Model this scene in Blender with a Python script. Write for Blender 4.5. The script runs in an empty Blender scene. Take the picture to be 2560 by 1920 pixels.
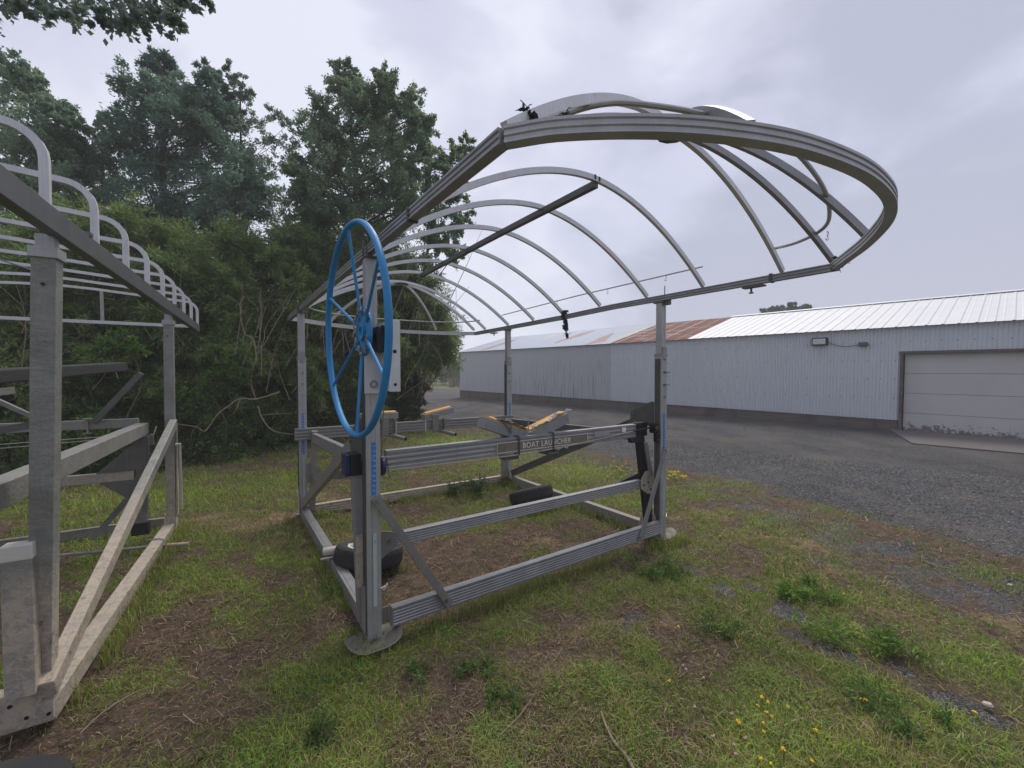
import bpy, math, random
import numpy as np
from mathutils import Vector, Matrix
random.seed(7)
RNG = np.random.default_rng(11)
SC = bpy.context.scene
COL = SC.collection
R = math.radians

# ------------------------------------------------------------------ camera
CAMH = 1.6
FPX, PIT, ROL = 1054.6, 0.0224, -0.0017
fw = Vector((0, math.cos(PIT), -math.sin(PIT)))
u0 = Vector((0, math.sin(PIT), math.cos(PIT)))
x0 = Vector((1, 0, 0))
CX = math.cos(ROL) * x0 + math.sin(ROL) * u0
CU = -math.sin(ROL) * x0 + math.cos(ROL) * u0
cam = bpy.data.cameras.new('camera')
cam.sensor_fit = 'HORIZONTAL'
cam.sensor_width = 36
cam.lens = 36 * FPX / 2560
cam.clip_start = 0.05
cam.clip_end = 3000
cam_ob = bpy.data.objects.new('camera', cam)
COL.objects.link(cam_ob)
m = Matrix((CX, CU, -fw)).transposed().to_4x4()
m.translation = Vector((0, 0, CAMH))
cam_ob.matrix_world = m
SC.camera = cam_ob


def at(px, py, depth):
    """point seen at a place of the photograph, at a distance ahead of the camera"""
    return Vector((0, 0, CAMH)) + (fw + CX * ((px - 1280) / FPX) + CU * ((960 - py) / FPX)) * depth


def on_ground(px, py, z=0.0):
    d = fw + CX * ((px - 1280) / FPX) + CU * ((960 - py) / FPX)
    return Vector((0, 0, CAMH)) + d * ((z - CAMH) / d.z)


# ------------------------------------------------------------------ light
SUN_EL, SUN_AZ = R(58), R(20)
world = bpy.data.worlds.new('World')
SC.world = world
world.use_nodes = True
wn, wl = world.node_tree.nodes, world.node_tree.links
wn.clear()
W_out = wn.new('ShaderNodeOutputWorld')
W_bg = wn.new('ShaderNodeBackground')
W_sky = wn.new('ShaderNodeTexSky')
W_sky.sky_type = 'NISHITA'
W_sky.sun_disc = False
W_sky.sun_elevation = SUN_EL
W_sky.sun_rotation = SUN_AZ
W_tc = wn.new('ShaderNodeTexCoord')


def wnoise(scale, detail, rough, off, dist=0.0, zs=2.2):
    mp = wn.new('ShaderNodeMapping')
    mp.inputs['Scale'].default_value = (1, 1, zs)
    mp.inputs['Location'].default_value = off
    wl.new(W_tc.outputs['Generated'], mp.inputs[0])
    n = wn.new('ShaderNodeTexNoise')
    n.inputs['Scale'].default_value = scale
    n.inputs['Detail'].default_value = detail
    n.inputs['Roughness'].default_value = rough
    n.inputs['Distortion'].default_value = dist
    wl.new(mp.outputs[0], n.inputs['Vector'])
    return n.outputs['Fac']


def wmath(op, a, b):
    n = wn.new('ShaderNodeMath')
    n.operation = op
    for i, v in enumerate((a, b)):
        if isinstance(v, (int, float)):
            n.inputs[i].default_value = v
        else:
            wl.new(v, n.inputs[i])
    return n.outputs[0]


n1 = wnoise(1.3, 2, 0.45, (3.1, 0.4, 0.2), 0.2, 1.6)
n2 = wnoise(3.2, 5, 0.50, (1.3, 5.2, 0.7), 0.3, 1.9)
# broad brightness of the cloud deck: thinnest cloud overhead and a little left of the view
W_dot = wn.new('ShaderNodeVectorMath')
W_dot.operation = 'DOT_PRODUCT'
wl.new(W_tc.outputs['Generated'], W_dot.inputs[0])
W_dot.inputs[1].default_value = Vector((-0.22, 0.62, 0.75)).normalized()
s = wmath('ADD', wmath('MULTIPLY', n1, 0.70), wmath('MULTIPLY', n2, 0.55))
s = wmath('ADD', s, wmath('MULTIPLY', W_dot.outputs['Value'], 0.42))
W_ramp = wn.new('ShaderNodeValToRGB')
W_ramp.color_ramp.interpolation = 'EASE'
e = W_ramp.color_ramp.elements
e[0].position = 0.76
e[0].color = (0.34, 0.35, 0.435, 1)
e[1].position = 1.20 if False else 1.0
e[1].color = (0.565, 0.575, 0.655, 1)
el = W_ramp.color_ramp.elements.new(0.88)
el.color = (0.455, 0.465, 0.565, 1)
wl.new(s, W_ramp.inputs[0])
W_scl = wn.new('ShaderNodeVectorMath')
W_scl.operation = 'SCALE'
wl.new(W_sky.outputs[0], W_scl.inputs[0])
W_scl.inputs['Scale'].default_value = 0.06
W_mix = wn.new('ShaderNodeMixRGB')
W_mix.inputs[0].default_value = 0.88
wl.new(W_scl.outputs[0], W_mix.inputs[1])
wl.new(W_ramp.outputs[0], W_mix.inputs[2])
wl.new(W_mix.outputs[0], W_bg.inputs[0])
W_bg.inputs[1].default_value = 1.0
wl.new(W_bg.outputs[0], W_out.inputs[0])

sun = bpy.data.lights.new('sun', 'SUN')
sun.energy = 1.5
sun.angle = R(25)
sun.color = (1.0, 0.93, 0.80)
sun_ob = bpy.data.objects.new('sun', sun)
COL.objects.link(sun_ob)
sd = Vector((math.sin(SUN_AZ) * math.cos(SUN_EL), math.cos(SUN_AZ) * math.cos(SUN_EL), math.sin(SUN_EL)))
sun_ob.rotation_euler = sd.to_track_quat('Z', 'Y').to_euler()
sun_ob.location = sd * 50

SC.view_settings.view_transform = 'Standard'
SC.view_settings.look = 'None'
SC.view_settings.gamma = 1
SC.view_settings.exposure = 0.68
SC.render.resolution_x, SC.render.resolution_y = 1024, 768
try:
    SC.cycles.max_bounces = 6
    SC.cycles.volume_bounces = 1
    SC.cycles.transparent_max_bounces = 8
except Exception:
    pass


# ------------------------------------------------------------------ noise in numpy
def vnoise(x, y, scale, seed=0):
    x = np.asarray(x, float) * scale + seed * 17.31
    y = np.asarray(y, float) * scale + seed * 9.77
    xi, yi = np.floor(x), np.floor(y)
    fx, fy = x - xi, y - yi
    fx, fy = fx * fx * (3 - 2 * fx), fy * fy * (3 - 2 * fy)

    def h(a, b):
        v = np.sin(a * 127.1 + b * 311.7 + seed * 74.7) * 43758.5453
        return v - np.floor(v)
    return (h(xi, yi) * (1 - fx) * (1 - fy) + h(xi + 1, yi) * fx * (1 - fy) + h(xi, yi + 1) * (1 - fx) * fy + h(xi + 1, yi + 1) * fx * fy)


def fbm(x, y, scale, seed=0, oct=4):
    t, a, n = 0, 1.0, 0
    for o in range(oct):
        t = t + a * vnoise(x, y, scale * 2 ** o, seed + o * 3)
        n += a
        a *= 0.55
    return t / n


# ------------------------------------------------------------------ materials
MATS = {}


class NT:
    def __init__(s, name):
        s.m = bpy.data.materials.new(name)
        s.m.use_nodes = True
        s.n, s.l = s.m.node_tree.nodes, s.m.node_tree.links
        s.b = s.n['Principled BSDF']
        s.tc = s.n.new('ShaderNodeTexCoord')
        MATS[name] = s.m

    def inp(s, sock, v):
        if v is None:
            return
        if isinstance(v, (int, float)):
            sock.default_value = v
        elif isinstance(v, tuple):
            sock.default_value = v if len(v) == len(sock.default_value) else (*v, 1)
        else:
            s.l.new(v, sock)

    def map(s, scale=(1, 1, 1), rot=(0, 0, 0), src='Object', loc=(0, 0, 0)):
        n = s.n.new('ShaderNodeMapping')
        s.l.new(s.tc.outputs[src], n.inputs[0])
        n.inputs['Scale'].default_value = scale
        n.inputs['Rotation'].default_value = rot
        n.inputs['Location'].default_value = loc
        return n.outputs[0]

    def noise(s, vec, scale, detail=4, rough=0.55, dist=0.0, out='Fac'):
        n = s.n.new('ShaderNodeTexNoise')
        s.inp(n.inputs['Vector'], vec)
        n.inputs['Scale'].default_value = scale
        n.inputs['Detail'].default_value = detail
        n.inputs['Roughness'].default_value = rough
        n.inputs['Distortion'].default_value = dist
        return n.outputs[out]

    def voro(s, vec, scale, feat='F1', out='Distance', rnd=1.0):
        n = s.n.new('ShaderNodeTexVoronoi')
        n.feature = feat
        s.inp(n.inputs['Vector'], vec)
        n.inputs['Scale'].default_value = scale
        n.inputs['Randomness'].default_value = rnd
        return n.outputs[out]

    def ramp(s, f, *stops, interp='LINEAR'):
        n = s.n.new('ShaderNodeValToRGB')
        n.color_ramp.interpolation = interp
        e = n.color_ramp.elements
        while len(e) < len(stops):
            e.new(0.5)
        for i, (p, c) in enumerate(stops):
            e[i].position = p
            e[i].color = (c, c, c, 1) if isinstance(c, (int, float)) else (*c, 1)
        s.l.new(f, n.inputs[0])
        return n.outputs[0]

    def mix(s, f, a, b, mode='MIX'):
        n = s.n.new('ShaderNodeMixRGB')
        n.blend_type = mode
        s.inp(n.inputs[0], f)
        s.inp(n.inputs[1], a)
        s.inp(n.inputs[2], b)
        return n.outputs[0]

    def math(s, op, a, b=0.0):
        n = s.n.new('ShaderNodeMath')
        n.operation = op
        s.inp(n.inputs[0], a)
        s.inp(n.inputs[1], b)
        return n.outputs[0]

    def sep(s, v):
        n = s.n.new('ShaderNodeSeparateXYZ')
        s.l.new(v, n.inputs[0])
        return n.outputs

    def attr(s, name, out='Color'):
        n = s.n.new('ShaderNodeAttribute')
        n.attribute_name = name
        return n.outputs[out]

    def bump(s, h, strength=0.3, dist=0.01):
        n = s.n.new('ShaderNodeBump')
        n.inputs['Strength'].default_value = strength
        n.inputs['Distance'].default_value = dist
        s.inp(n.inputs['Height'], h)
        s.l.new(n.outputs[0], s.b.inputs['Normal'])

    def set(s, color=None, rough=None, metal=None, spec=None):
        s.inp(s.b.inputs['Base Color'], color)
        s.inp(s.b.inputs['Roughness'], rough)
        s.inp(s.b.inputs['Metallic'], metal)
        s.inp(s.b.inputs['Specular IOR Level'], spec)
        return s.m


def m_alu(name, c0, c1, metal=0.55, rough=0.48, chalk=None, chalk_top=0.9, bump=0.12):
    """weathered aluminium; chalk = colour of lime scale below the old water line"""
    t = NT(name)
    v = t.map()
    f = t.noise(v, 7, 6, 0.65)
    g = t.noise(t.map((60, 60, 2.5)), 2, 3, 0.6)
    c = t.mix(t.ramp(f, (0.20, 0.0), (0.85, 1.0)), c0, c1)
    c = t.mix(t.math('MULTIPLY', t.ramp(g, (0.45, 0.0), (0.75, 1.0)), 0.22), c, tuple(x * 0.6 for x in c0))
    # little dark nicks and spots
    sp = t.ramp(t.voro(v, 38, 'F1'), (0.04, 1.0), (0.11, 0.0))
    sp = t.math('MULTIPLY', sp, t.ramp(t.noise(v, 5, 2), (0.5, 0.0), (0.62, 1.0)))
    c = t.mix(t.math('MULTIPLY', sp, 0.5), c, (0.06, 0.055, 0.05))
    met, ro = metal, rough
    if chalk:
        z = t.sep(t.tc.outputs['Object'])[2]
        edge = t.math('ADD', z, t.math('MULTIPLY', t.noise(v, 9, 4), 0.35))
        low = t.ramp(edge, (chalk_top - 0.25, 1.0), (chalk_top + 0.25, 0.0))
        pat = t.ramp(t.noise(v, 24, 8, 0.75, 0.8), (0.44, 0.0), (0.54, 1.0))
        k = t.math('MULTIPLY', low, t.math('ADD', t.math('MULTIPLY', pat, 0.55), 0.42))
        c = t.mix(k, c, chalk)
        dk = t.ramp(t.noise(v, 17, 7, 0.75), (0.60, 0.0), (0.64, 1.0))
        c = t.mix(t.math('MULTIPLY', t.math('MULTIPLY', dk, low), 0.6), c, (0.07, 0.065, 0.05))
        met = t.math('MULTIPLY', t.math('SUBTRACT', 1.0, k), metal)
        ro = t.math('ADD', t.math('MULTIPLY', k, 0.4), rough)
    t.set(c, ro, met)
    t.bump(t.noise(v, 45, 5, 0.65), bump * (2.5 if chalk else 1), 0.004)
    return t.m


m_alu('aluminium', (0.24, 0.24, 0.25), (0.38, 0.38, 0.395))
m_alu('aluminium_light', (0.54, 0.54, 0.555), (0.72, 0.72, 0.73), 0.3, 0.42)
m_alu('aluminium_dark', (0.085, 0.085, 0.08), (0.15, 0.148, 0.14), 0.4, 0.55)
m_alu('aluminium_post', (0.34, 0.34, 0.345), (0.50, 0.50, 0.50), 0.5, 0.45)
m_alu('aluminium_base', (0.19, 0.18, 0.17), (0.30, 0.29, 0.27), 0.3, 0.6, (0.26, 0.225, 0.18), 0.22, 0.25)
m_alu('scaled_metal', (0.19, 0.19, 0.18), (0.36, 0.36, 0.34), 0.35, 0.5, (0.47, 0.395, 0.31), 1.02, 0.6)
m_alu('scaled_dark', (0.10, 0.10, 0.095), (0.17, 0.17, 0.16), 0.3, 0.6, (0.34, 0.31, 0.27), 0.3, 0.3)
m_alu('second_rail', (0.13, 0.135, 0.14), (0.20, 0.205, 0.21), 0.5, 0.42)


def m_plain(name, c, rough=0.5, metal=0.0, var=0.25, scale=12, bump=0.1):
    t = NT(name)
    v = t.map()
    f = t.noise(v, scale, 5, 0.6)
    cc = t.mix(f, tuple(x * (1 - var) for x in c), tuple(min(1, x * (1 + var)) for x in c))
    t.set(cc, rough, metal)
    t.bump(t.noise(v, scale * 4, 4), bump, 0.003)
    return t.m


def m_blue():
    t = NT('blue_paint')
    v = t.map()
    c = t.mix(t.noise(v, 5, 4), (0.012, 0.17, 0.42), (0.040, 0.28, 0.58))
    c = t.mix(t.ramp(t.noise(v, 18, 6, 0.7), (0.50, 0.0), (0.75, 0.45)), c, (0.10, 0.26, 0.42))
    chip = t.ramp(t.noise(v, 55, 3, 0.6), (0.70, 0.0), (0.73, 1.0))
    c = t.mix(t.math('MULTIPLY', chip, 0.8), c, (0.08, 0.06, 0.05))
    t.set(c, t.ramp(t.noise(v, 9, 4), (0.3, 0.38), (0.7, 0.62)), 0, 0.4)
    t.bump(t.noise(v, 60, 4), 0.15, 0.002)


m_blue()
m_plain('navy_plastic', (0.01, 0.02, 0.08), 0.4)
m_plain('black_iron', (0.022, 0.022, 0.024), 0.45, 0.4)
m_plain('yellow_pad', (0.62, 0.33, 0.04), 0.55, 0, 0.25, 25, 0.2)
m_plain('grey_fabric', (0.26, 0.26, 0.28), 0.9, 0, 0.35, 40, 0.5)
m_plain('black_fabric', (0.028, 0.028, 0.034), 0.95, 0, 0.3, 40, 0.4)
m_plain('bolt_steel', (0.20, 0.19, 0.18), 0.4, 0.6)
m_plain('chain_steel', (0.32, 0.32, 0.33), 0.3, 0.8)
m_plain('cream_rope', (0.42, 0.38, 0.30), 0.85, 0, 0.3, 60, 0.5)
m_plain('plate_tan', (0.20, 0.165, 0.13), 0.7, 0.1, 0.4, 14)
m_plain('letter_white', (0.74, 0.72, 0.68), 0.7, 0, 0.3, 30)
m_plain('orange_plastic', (0.75, 0.13, 0.03), 0.5)
m_plain('wood_pallet', (0.20, 0.13, 0.09), 0.85, 0, 0.4, 15, 0.4)
m_plain('pvc_pipe', (0.45, 0.40, 0.36), 0.6, 0, 0.3, 20)
m_plain('pipe_pink', (0.42, 0.30, 0.25), 0.6, 0, 0.35, 14)
m_plain('foot_plate', (0.17, 0.155, 0.13), 0.7, 0.1, 0.35, 14, 0.3)
m_plain('willow_bark', (0.21, 0.17, 0.12), 0.85, 0, 0.5, 8, 0.5)
m_plain('bark', (0.10, 0.085, 0.065), 0.9, 0, 0.5, 10, 0.8)
m_plain('dead_wood', (0.27, 0.21, 0.15), 0.85, 0, 0.45, 30, 0.6)
m_plain('carpet_black', (0.035, 0.037, 0.038), 0.95, 0, 0.5, 30, 0.8)
m_plain('yellow_petal', (0.75, 0.50, 0.01), 0.6, 0, 0.15)
m_plain('pink_petal', (0.48, 0.33, 0.30), 0.7, 0, 0.2)
m_plain('stem_green', (0.07, 0.13, 0.03), 0.7)
m_plain('white_cap', (0.62, 0.60, 0.55), 0.6, 0, 0.2, 12)


def m_tyre():
    t = NT('tyre_rubber')
    t.set(t.mix(t.noise(t.map(), 8, 4), (0.012, 0.012, 0.014), (0.035, 0.034, 0.034)), 0.75, 0)
    t.bump(t.noise(t.map(), 60, 3), 0.3, 0.003)


m_tyre()


def m_tape(name, worn):
    t = NT(name)
    z = t.sep(t.tc.outputs['Object'])[2]
    fr = t.math('FRACT', t.math('MULTIPLY', z, 34.0))
    tick = t.ramp(fr, (0.0, 1.0), (0.22, 0.0), (0.26, 0.0), interp='CONSTANT')
    xw = t.ramp(t.noise(t.map((40, 1, 30)), 8, 2), (0.48, 0.0), (0.52, 1.0))
    c = t.mix(t.math('MULTIPLY', t.math('MULTIPLY', tick, xw), 0.75), (0.01, 0.20, 0.62), (0.6, 0.68, 0.75))
    wv = t.ramp(t.noise(t.map((1, 1, 1)), 22, 5, 0.7), (0.62 - worn * 0.35, 0.0), (0.70 - worn * 0.35, 1.0))
    c = t.mix(wv, c, (0.42, 0.46, 0.44))
    t.set(c, 0.5, 0)


m_tape('tape_blue', 0.0)
m_tape('tape_worn', 0.8)


def m_leaf(name, rough=0.55, trans=0.4):
    t = NT(name)
    c = t.attr('tint')
    t.set(c, rough, 0, 0.3)
    tr = t.n.new('ShaderNodeBsdfTranslucent')
    t.l.new(t.mix(0.4, c, (0.30, 0.42, 0.08)), tr.inputs[0]) if False else t.l.new(c, tr.inputs[0])
    ms = t.n.new('ShaderNodeMixShader')
    ms.inputs[0].default_value = trans
    t.l.new(t.b.outputs[0], ms.inputs[1])
    t.l.new(tr.outputs[0], ms.inputs[2])
    t.l.new(ms.outputs[0], t.n['Material Output'].inputs[0])


m_leaf('leaf', 0.5, 0.5)
m_leaf('blade', 0.6, 0.3)
m_leaf('litter', 0.9, 0.0)


def m_stone():
    t = NT('stone')
    t.set(t.attr('tint'), 0.85, 0, 0.3)


m_stone()


def m_ground():
    t = NT('ground_cover')
    mk = t.sep(t.attr('cover', 'Vector'))          # gravel, green, straw
    v = t.map()
    fine = t.noise(v, 55, 6, 0.7)
    mid = t.noise(v, 9, 5, 0.6)
    big = t.noise(v, 1.2, 4, 0.55)
    soil = t.mix(t.ramp(mid, (0.35, 0.0), (0.65, 1.0)), (0.060, 0.042, 0.031), (0.145, 0.100, 0.073))
    soil = t.mix(t.ramp(fine, (0.50, 0.0), (0.66, 0.8)), soil, (0.19, 0.14, 0.10))
    soil = t.mix(t.ramp(t.noise(v, 150, 3, 0.6), (0.58, 0.0), (0.66, 0.7)), soil, (0.035, 0.026, 0.020))
    grn = t.mix(fine, (0.070, 0.088, 0.022), (0.175, 0.195, 0.058))
    straw = t.mix(fine, (0.17, 0.130, 0.070), (0.33, 0.25, 0.14))
    # crushed stone: small cells of different greys
    vc = t.voro(v, 80, 'F1', 'Color')
    vd = t.voro(v, 80, 'F1', 'Distance')
    cell = t.sep(vc)[0]
    grv = t.ramp(cell, (0.0, (0.045, 0.046, 0.049)), (0.5, (0.088, 0.090, 0.096)), (0.85, (0.145, 0.147, 0.154)), (1.0, (0.30, 0.295, 0.29)))
    grv = t.mix(t.ramp(vd, (0.35, 0.0), (0.75, 0.75)), grv, (0.030, 0.030, 0.032))
    track = t.noise(t.map((0.5, 0.22, 1), (0, 0, R(-43))), 1.6, 4, 0.6)
    grv = t.mix(t.ramp(track, (0.42, 0.0), (0.66, 0.55)), grv, (0.165, 0.155, 0.15))
    grv = t.mix(t.ramp(big, (0.5, 0.0), (0.68, 0.30)), grv, (0.20, 0.165, 0.13))
    jit = t.math('MULTIPLY', t.math('SUBTRACT', t.noise(v, 30, 5, 0.7), 0.5), 1.1)

    def edge(k):
        return t.ramp(t.math('ADD', k, jit), (0.38, 0.0), (0.60, 1.0))
    c = t.mix(edge(mk[2]), soil, straw)
    c = t.mix(edge(mk[1]), c, grn)
    c = t.mix(edge(mk[0]), c, grv)
    t.set(c, 0.95, 0, 0.15)
    h = t.mix(edge(mk[0]), fine, t.math('SUBTRACT', 1.0, vd))
    t.bump(h, 0.9, 0.022)


m_ground()


def m_wall(name, c, stain):
    t = NT(name)
    v = t.map()
    x, y, z = t.sep(t.tc.outputs['Object'])
    base = t.mix(t.noise(v, 0.8, 4), tuple(k * 0.92 for k in c), c)
    # sheet joints every 0.8 m and drip stains hanging from nothing in particular
    str_ = t.noise(t.map((3.2, 1, 0.22)), 3.0, 5, 0.65)
    amt = t.ramp(str_, (0.52, 0.0), (0.66, 1.0))
    if stain:
        # long stains in the middle of the old sheeting, strongest low down
        zone = t.math('MULTIPLY', t.ramp(x, (0.10, 0.0), (0.55, 1.0)), t.ramp(z, (0.10, 0.3), (0.4, 1.0), (0.9, 0.0)))
        zn = t.math('MULTIPLY', amt, t.ramp(t.math('DIVIDE', x, 13.0), (0.25, 0.15), (0.75, 1.0)))
        zn = t.math('MULTIPLY', zn, t.ramp(t.math('DIVIDE', z, 3.0), (0.16, 1.0), (0.55, 0.7), (0.85, 0.0)))
        base = t.mix(t.math('MULTIPLY', zn, 0.9), base, (0.12, 0.15, 0.20))
        seam = t.math('FRACT', t.math('MULTIPLY', x, 1.18))
        base = t.mix(t.math('MULTIPLY', t.ramp(seam, (0.0, 1.0), (0.04, 0.0)), t.ramp(t.math('DIVIDE', z, 3.0), (0.3, 0.8), (0.7, 0.2))), base, (0.13, 0.15, 0.18))
    else:
        base = t.mix(t.math('MULTIPLY', amt, 0.10), base, (0.30, 0.32, 0.35))
        # rows of fixing nails
        for zz in (0.9, 1.45, 1.98, 2.5):
            row = t.ramp(t.math('ABSOLUTE', t.math('SUBTRACT', z, zz)), (0.010, 1.0), (0.022, 0.0))
            dot = t.ramp(t.math('ABSOLUTE', t.math('SUBTRACT', t.math('FRACT', t.math('MULTIPLY', x, 3.3)), 0.5)), (0.03, 1.0), (0.06, 0.0))
            base = t.mix(t.math('MULTIPLY', t.math('MULTIPLY', row, dot), 0.6), base, (0.12, 0.11, 0.11))
        rust = t.math('MULTIPLY', t.ramp(t.noise(v, 14, 5), (0.55, 0.0), (0.7, 1.0)), t.ramp(z, (0.28, 1.0), (0.42, 0.0)))
        base = t.mix(t.math('MULTIPLY', rust, 0.35), base, (0.30, 0.22, 0.15))
    t.set(base, 0.42, 0.15, 0.5)
    t.bump(t.noise(v, 20, 3), 0.08, 0.004)


m_wall('siding_old', (0.50, 0.52, 0.55), True)
m_wall('siding_new', (0.64, 0.675, 0.71), False)


def m_roof(name, kind):
    t = NT(name)
    v = t.map()
    x, y, z = t.sep(t.tc.outputs['Object'])
    if kind == 'white':
        c = t.mix(t.noise(v, 1.5, 4), (0.56, 0.57, 0.60), (0.66, 0.67, 0.70))
        c = t.mix(t.ramp(t.noise(t.map((6, 0.6, 0.6)), 2, 4), (0.55, 0.0), (0.72, 0.15)), c, (0.4, 0.4, 0.4))
        t.set(c, 0.45, 0.1)
    elif kind == 'rust':
        fx = t.math('FRACT', t.math('MULTIPLY', x, 1.38))
        c = t.mix(t.noise(v, 3, 6, 0.7), (0.105, 0.030, 0.022), (0.23, 0.085, 0.055))
        c = t.mix(t.ramp(t.noise(t.map((0.8, 3, 3)), 1.0, 4), (0.55, 0.0), (0.64, 0.75)), c, (0.30, 0.30, 0.27))
        c = t.mix(t.ramp(fx, (0.0, 0.7), (0.10, 0.7), (0.14, 0.0)), c, (0.42, 0.36, 0.36))
        t.set(c, 0.85, 0.0)
    else:
        fx = t.math('MULTIPLY', x, 1.38)
        cell = t.voro(t.map((1.38, 0.33, 0.33)), 1.0, 'F1', 'Color', 0.85)
        r = t.sep(cell)[0]
        c = t.mix(t.noise(v, 2.2, 5), (0.21, 0.26, 0.36), (0.28, 0.33, 0.43))
        c = t.mix(t.ramp(r, (0.80, 0.0), (0.82, 0.8), interp='CONSTANT'), c, (0.19, 0.085, 0.06))
        c = t.mix(t.ramp(r, (0.0, 0.6), (0.05, 0.0), interp='CONSTANT'), c, (0.36, 0.35, 0.28))
        c = t.mix(t.ramp(t.noise(t.map((5, 0.7, 0.7)), 1.7, 5, 0.7), (0.58, 0.0), (0.66, 0.55)), c, (0.17, 0.10, 0.08))
        t.set(c, 0.55, 0.2)
    t.bump(t.noise(v, 9, 3), 0.1, 0.01)


m_roof('roof_white', 'white')
m_roof('roof_rust', 'rust')
m_roof('roof_old', 'old')


def m_boards():
    t = NT('old_boards')
    v = t.map((0.35, 6, 6))
    f = t.noise(v, 4, 6, 0.65)
    c = t.mix(f, (0.055, 0.046, 0.040), (0.21, 0.175, 0.15))
    z = t.sep(t.tc.outputs['Object'])[2]
    gap = t.ramp(t.math('FRACT', t.math('MULTIPLY', z, 5.2)), (0.0, 1.0), (0.05, 0.0))
    c = t.mix(gap, c, (0.02, 0.018, 0.015))
    c = t.mix(t.ramp(t.noise(t.map(), 1.3, 4), (0.5, 0.0), (0.65, 0.6)), c, (0.05, 0.042, 0.036))
    t.set(c, 0.9, 0)
    t.bump(f, 0.5, 0.01)


m_boards()


def m_door():
    t = NT('door_paint')
    v = t.map()
    z = t.sep(t.tc.outputs['Object'])[2]
    c = t.mix(t.noise(v, 2, 4), (0.46, 0.455, 0.44), (0.56, 0.55, 0.54))
    fl = t.noise(v, 8, 7, 0.75, 0.4)
    low = t.math('ADD', fl, t.ramp(z, (0.0, 0.30), (0.16, 0.16), (0.38, 0.0)))
    c = t.mix(t.ramp(low, (0.66, 0.0), (0.72, 0.9)), c, (0.12, 0.10, 0.09))
    t.set(c, 0.65, 0)
    t.bump(fl, 0.2, 0.01)


m_door()


def m_concrete():
    t = NT('concrete')
    v = t.map()
    c = t.mix(t.noise(v, 2, 6, 0.65), (0.085, 0.080, 0.080), (0.145, 0.128, 0.122))
    c = t.mix(t.ramp(t.noise(v, 14, 5), (0.5, 0.0), (0.7, 0.5)), c, (0.13, 0.12, 0.12))
    t.set(c, 0.9, 0)
    t.bump(t.noise(v, 30, 5), 0.3, 0.01)


m_concrete()


HZ = bpy.data.materials.new('haze')
HZ.use_nodes = True
HZ.node_tree.nodes.clear()
_v = HZ.node_tree.nodes.new('ShaderNodeVolumePrincipled')
_v.inputs['Color'].default_value = (0.97, 0.98, 1.0, 1)
_v.inputs['Density'].default_value = 0.0032
_o = HZ.node_tree.nodes.new('ShaderNodeOutputMaterial')
HZ.node_tree.links.new(_v.outputs[0], _o.inputs['Volume'])
MATS['haze'] = HZ


# ------------------------------------------------------------------ mesh helpers
def tag(o, label=None, cat=None, group=None, kind=None):
    if label: o['label'] = label
    if cat: o['category'] = cat
    if group: o['group'] = group
    if kind: o['kind'] = kind
    return o


def empty(name, loc=(0, 0, 0), rz=0.0, label=None, cat=None, group=None):
    o = bpy.data.objects.new(name, None)
    COL.objects.link(o)
    o.location = loc
    o.rotation_euler = (0, 0, rz)
    o.empty_display_size = 0.2
    return tag(o, label, cat, group)


SINGLE = {'bolt', 'rail_clip', 'ridge_clip', 'casing_hole', 'splice_plate', 'bolt_hole', 'pulley_pin', 'sill_boards', 'clamp_base'}


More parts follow.
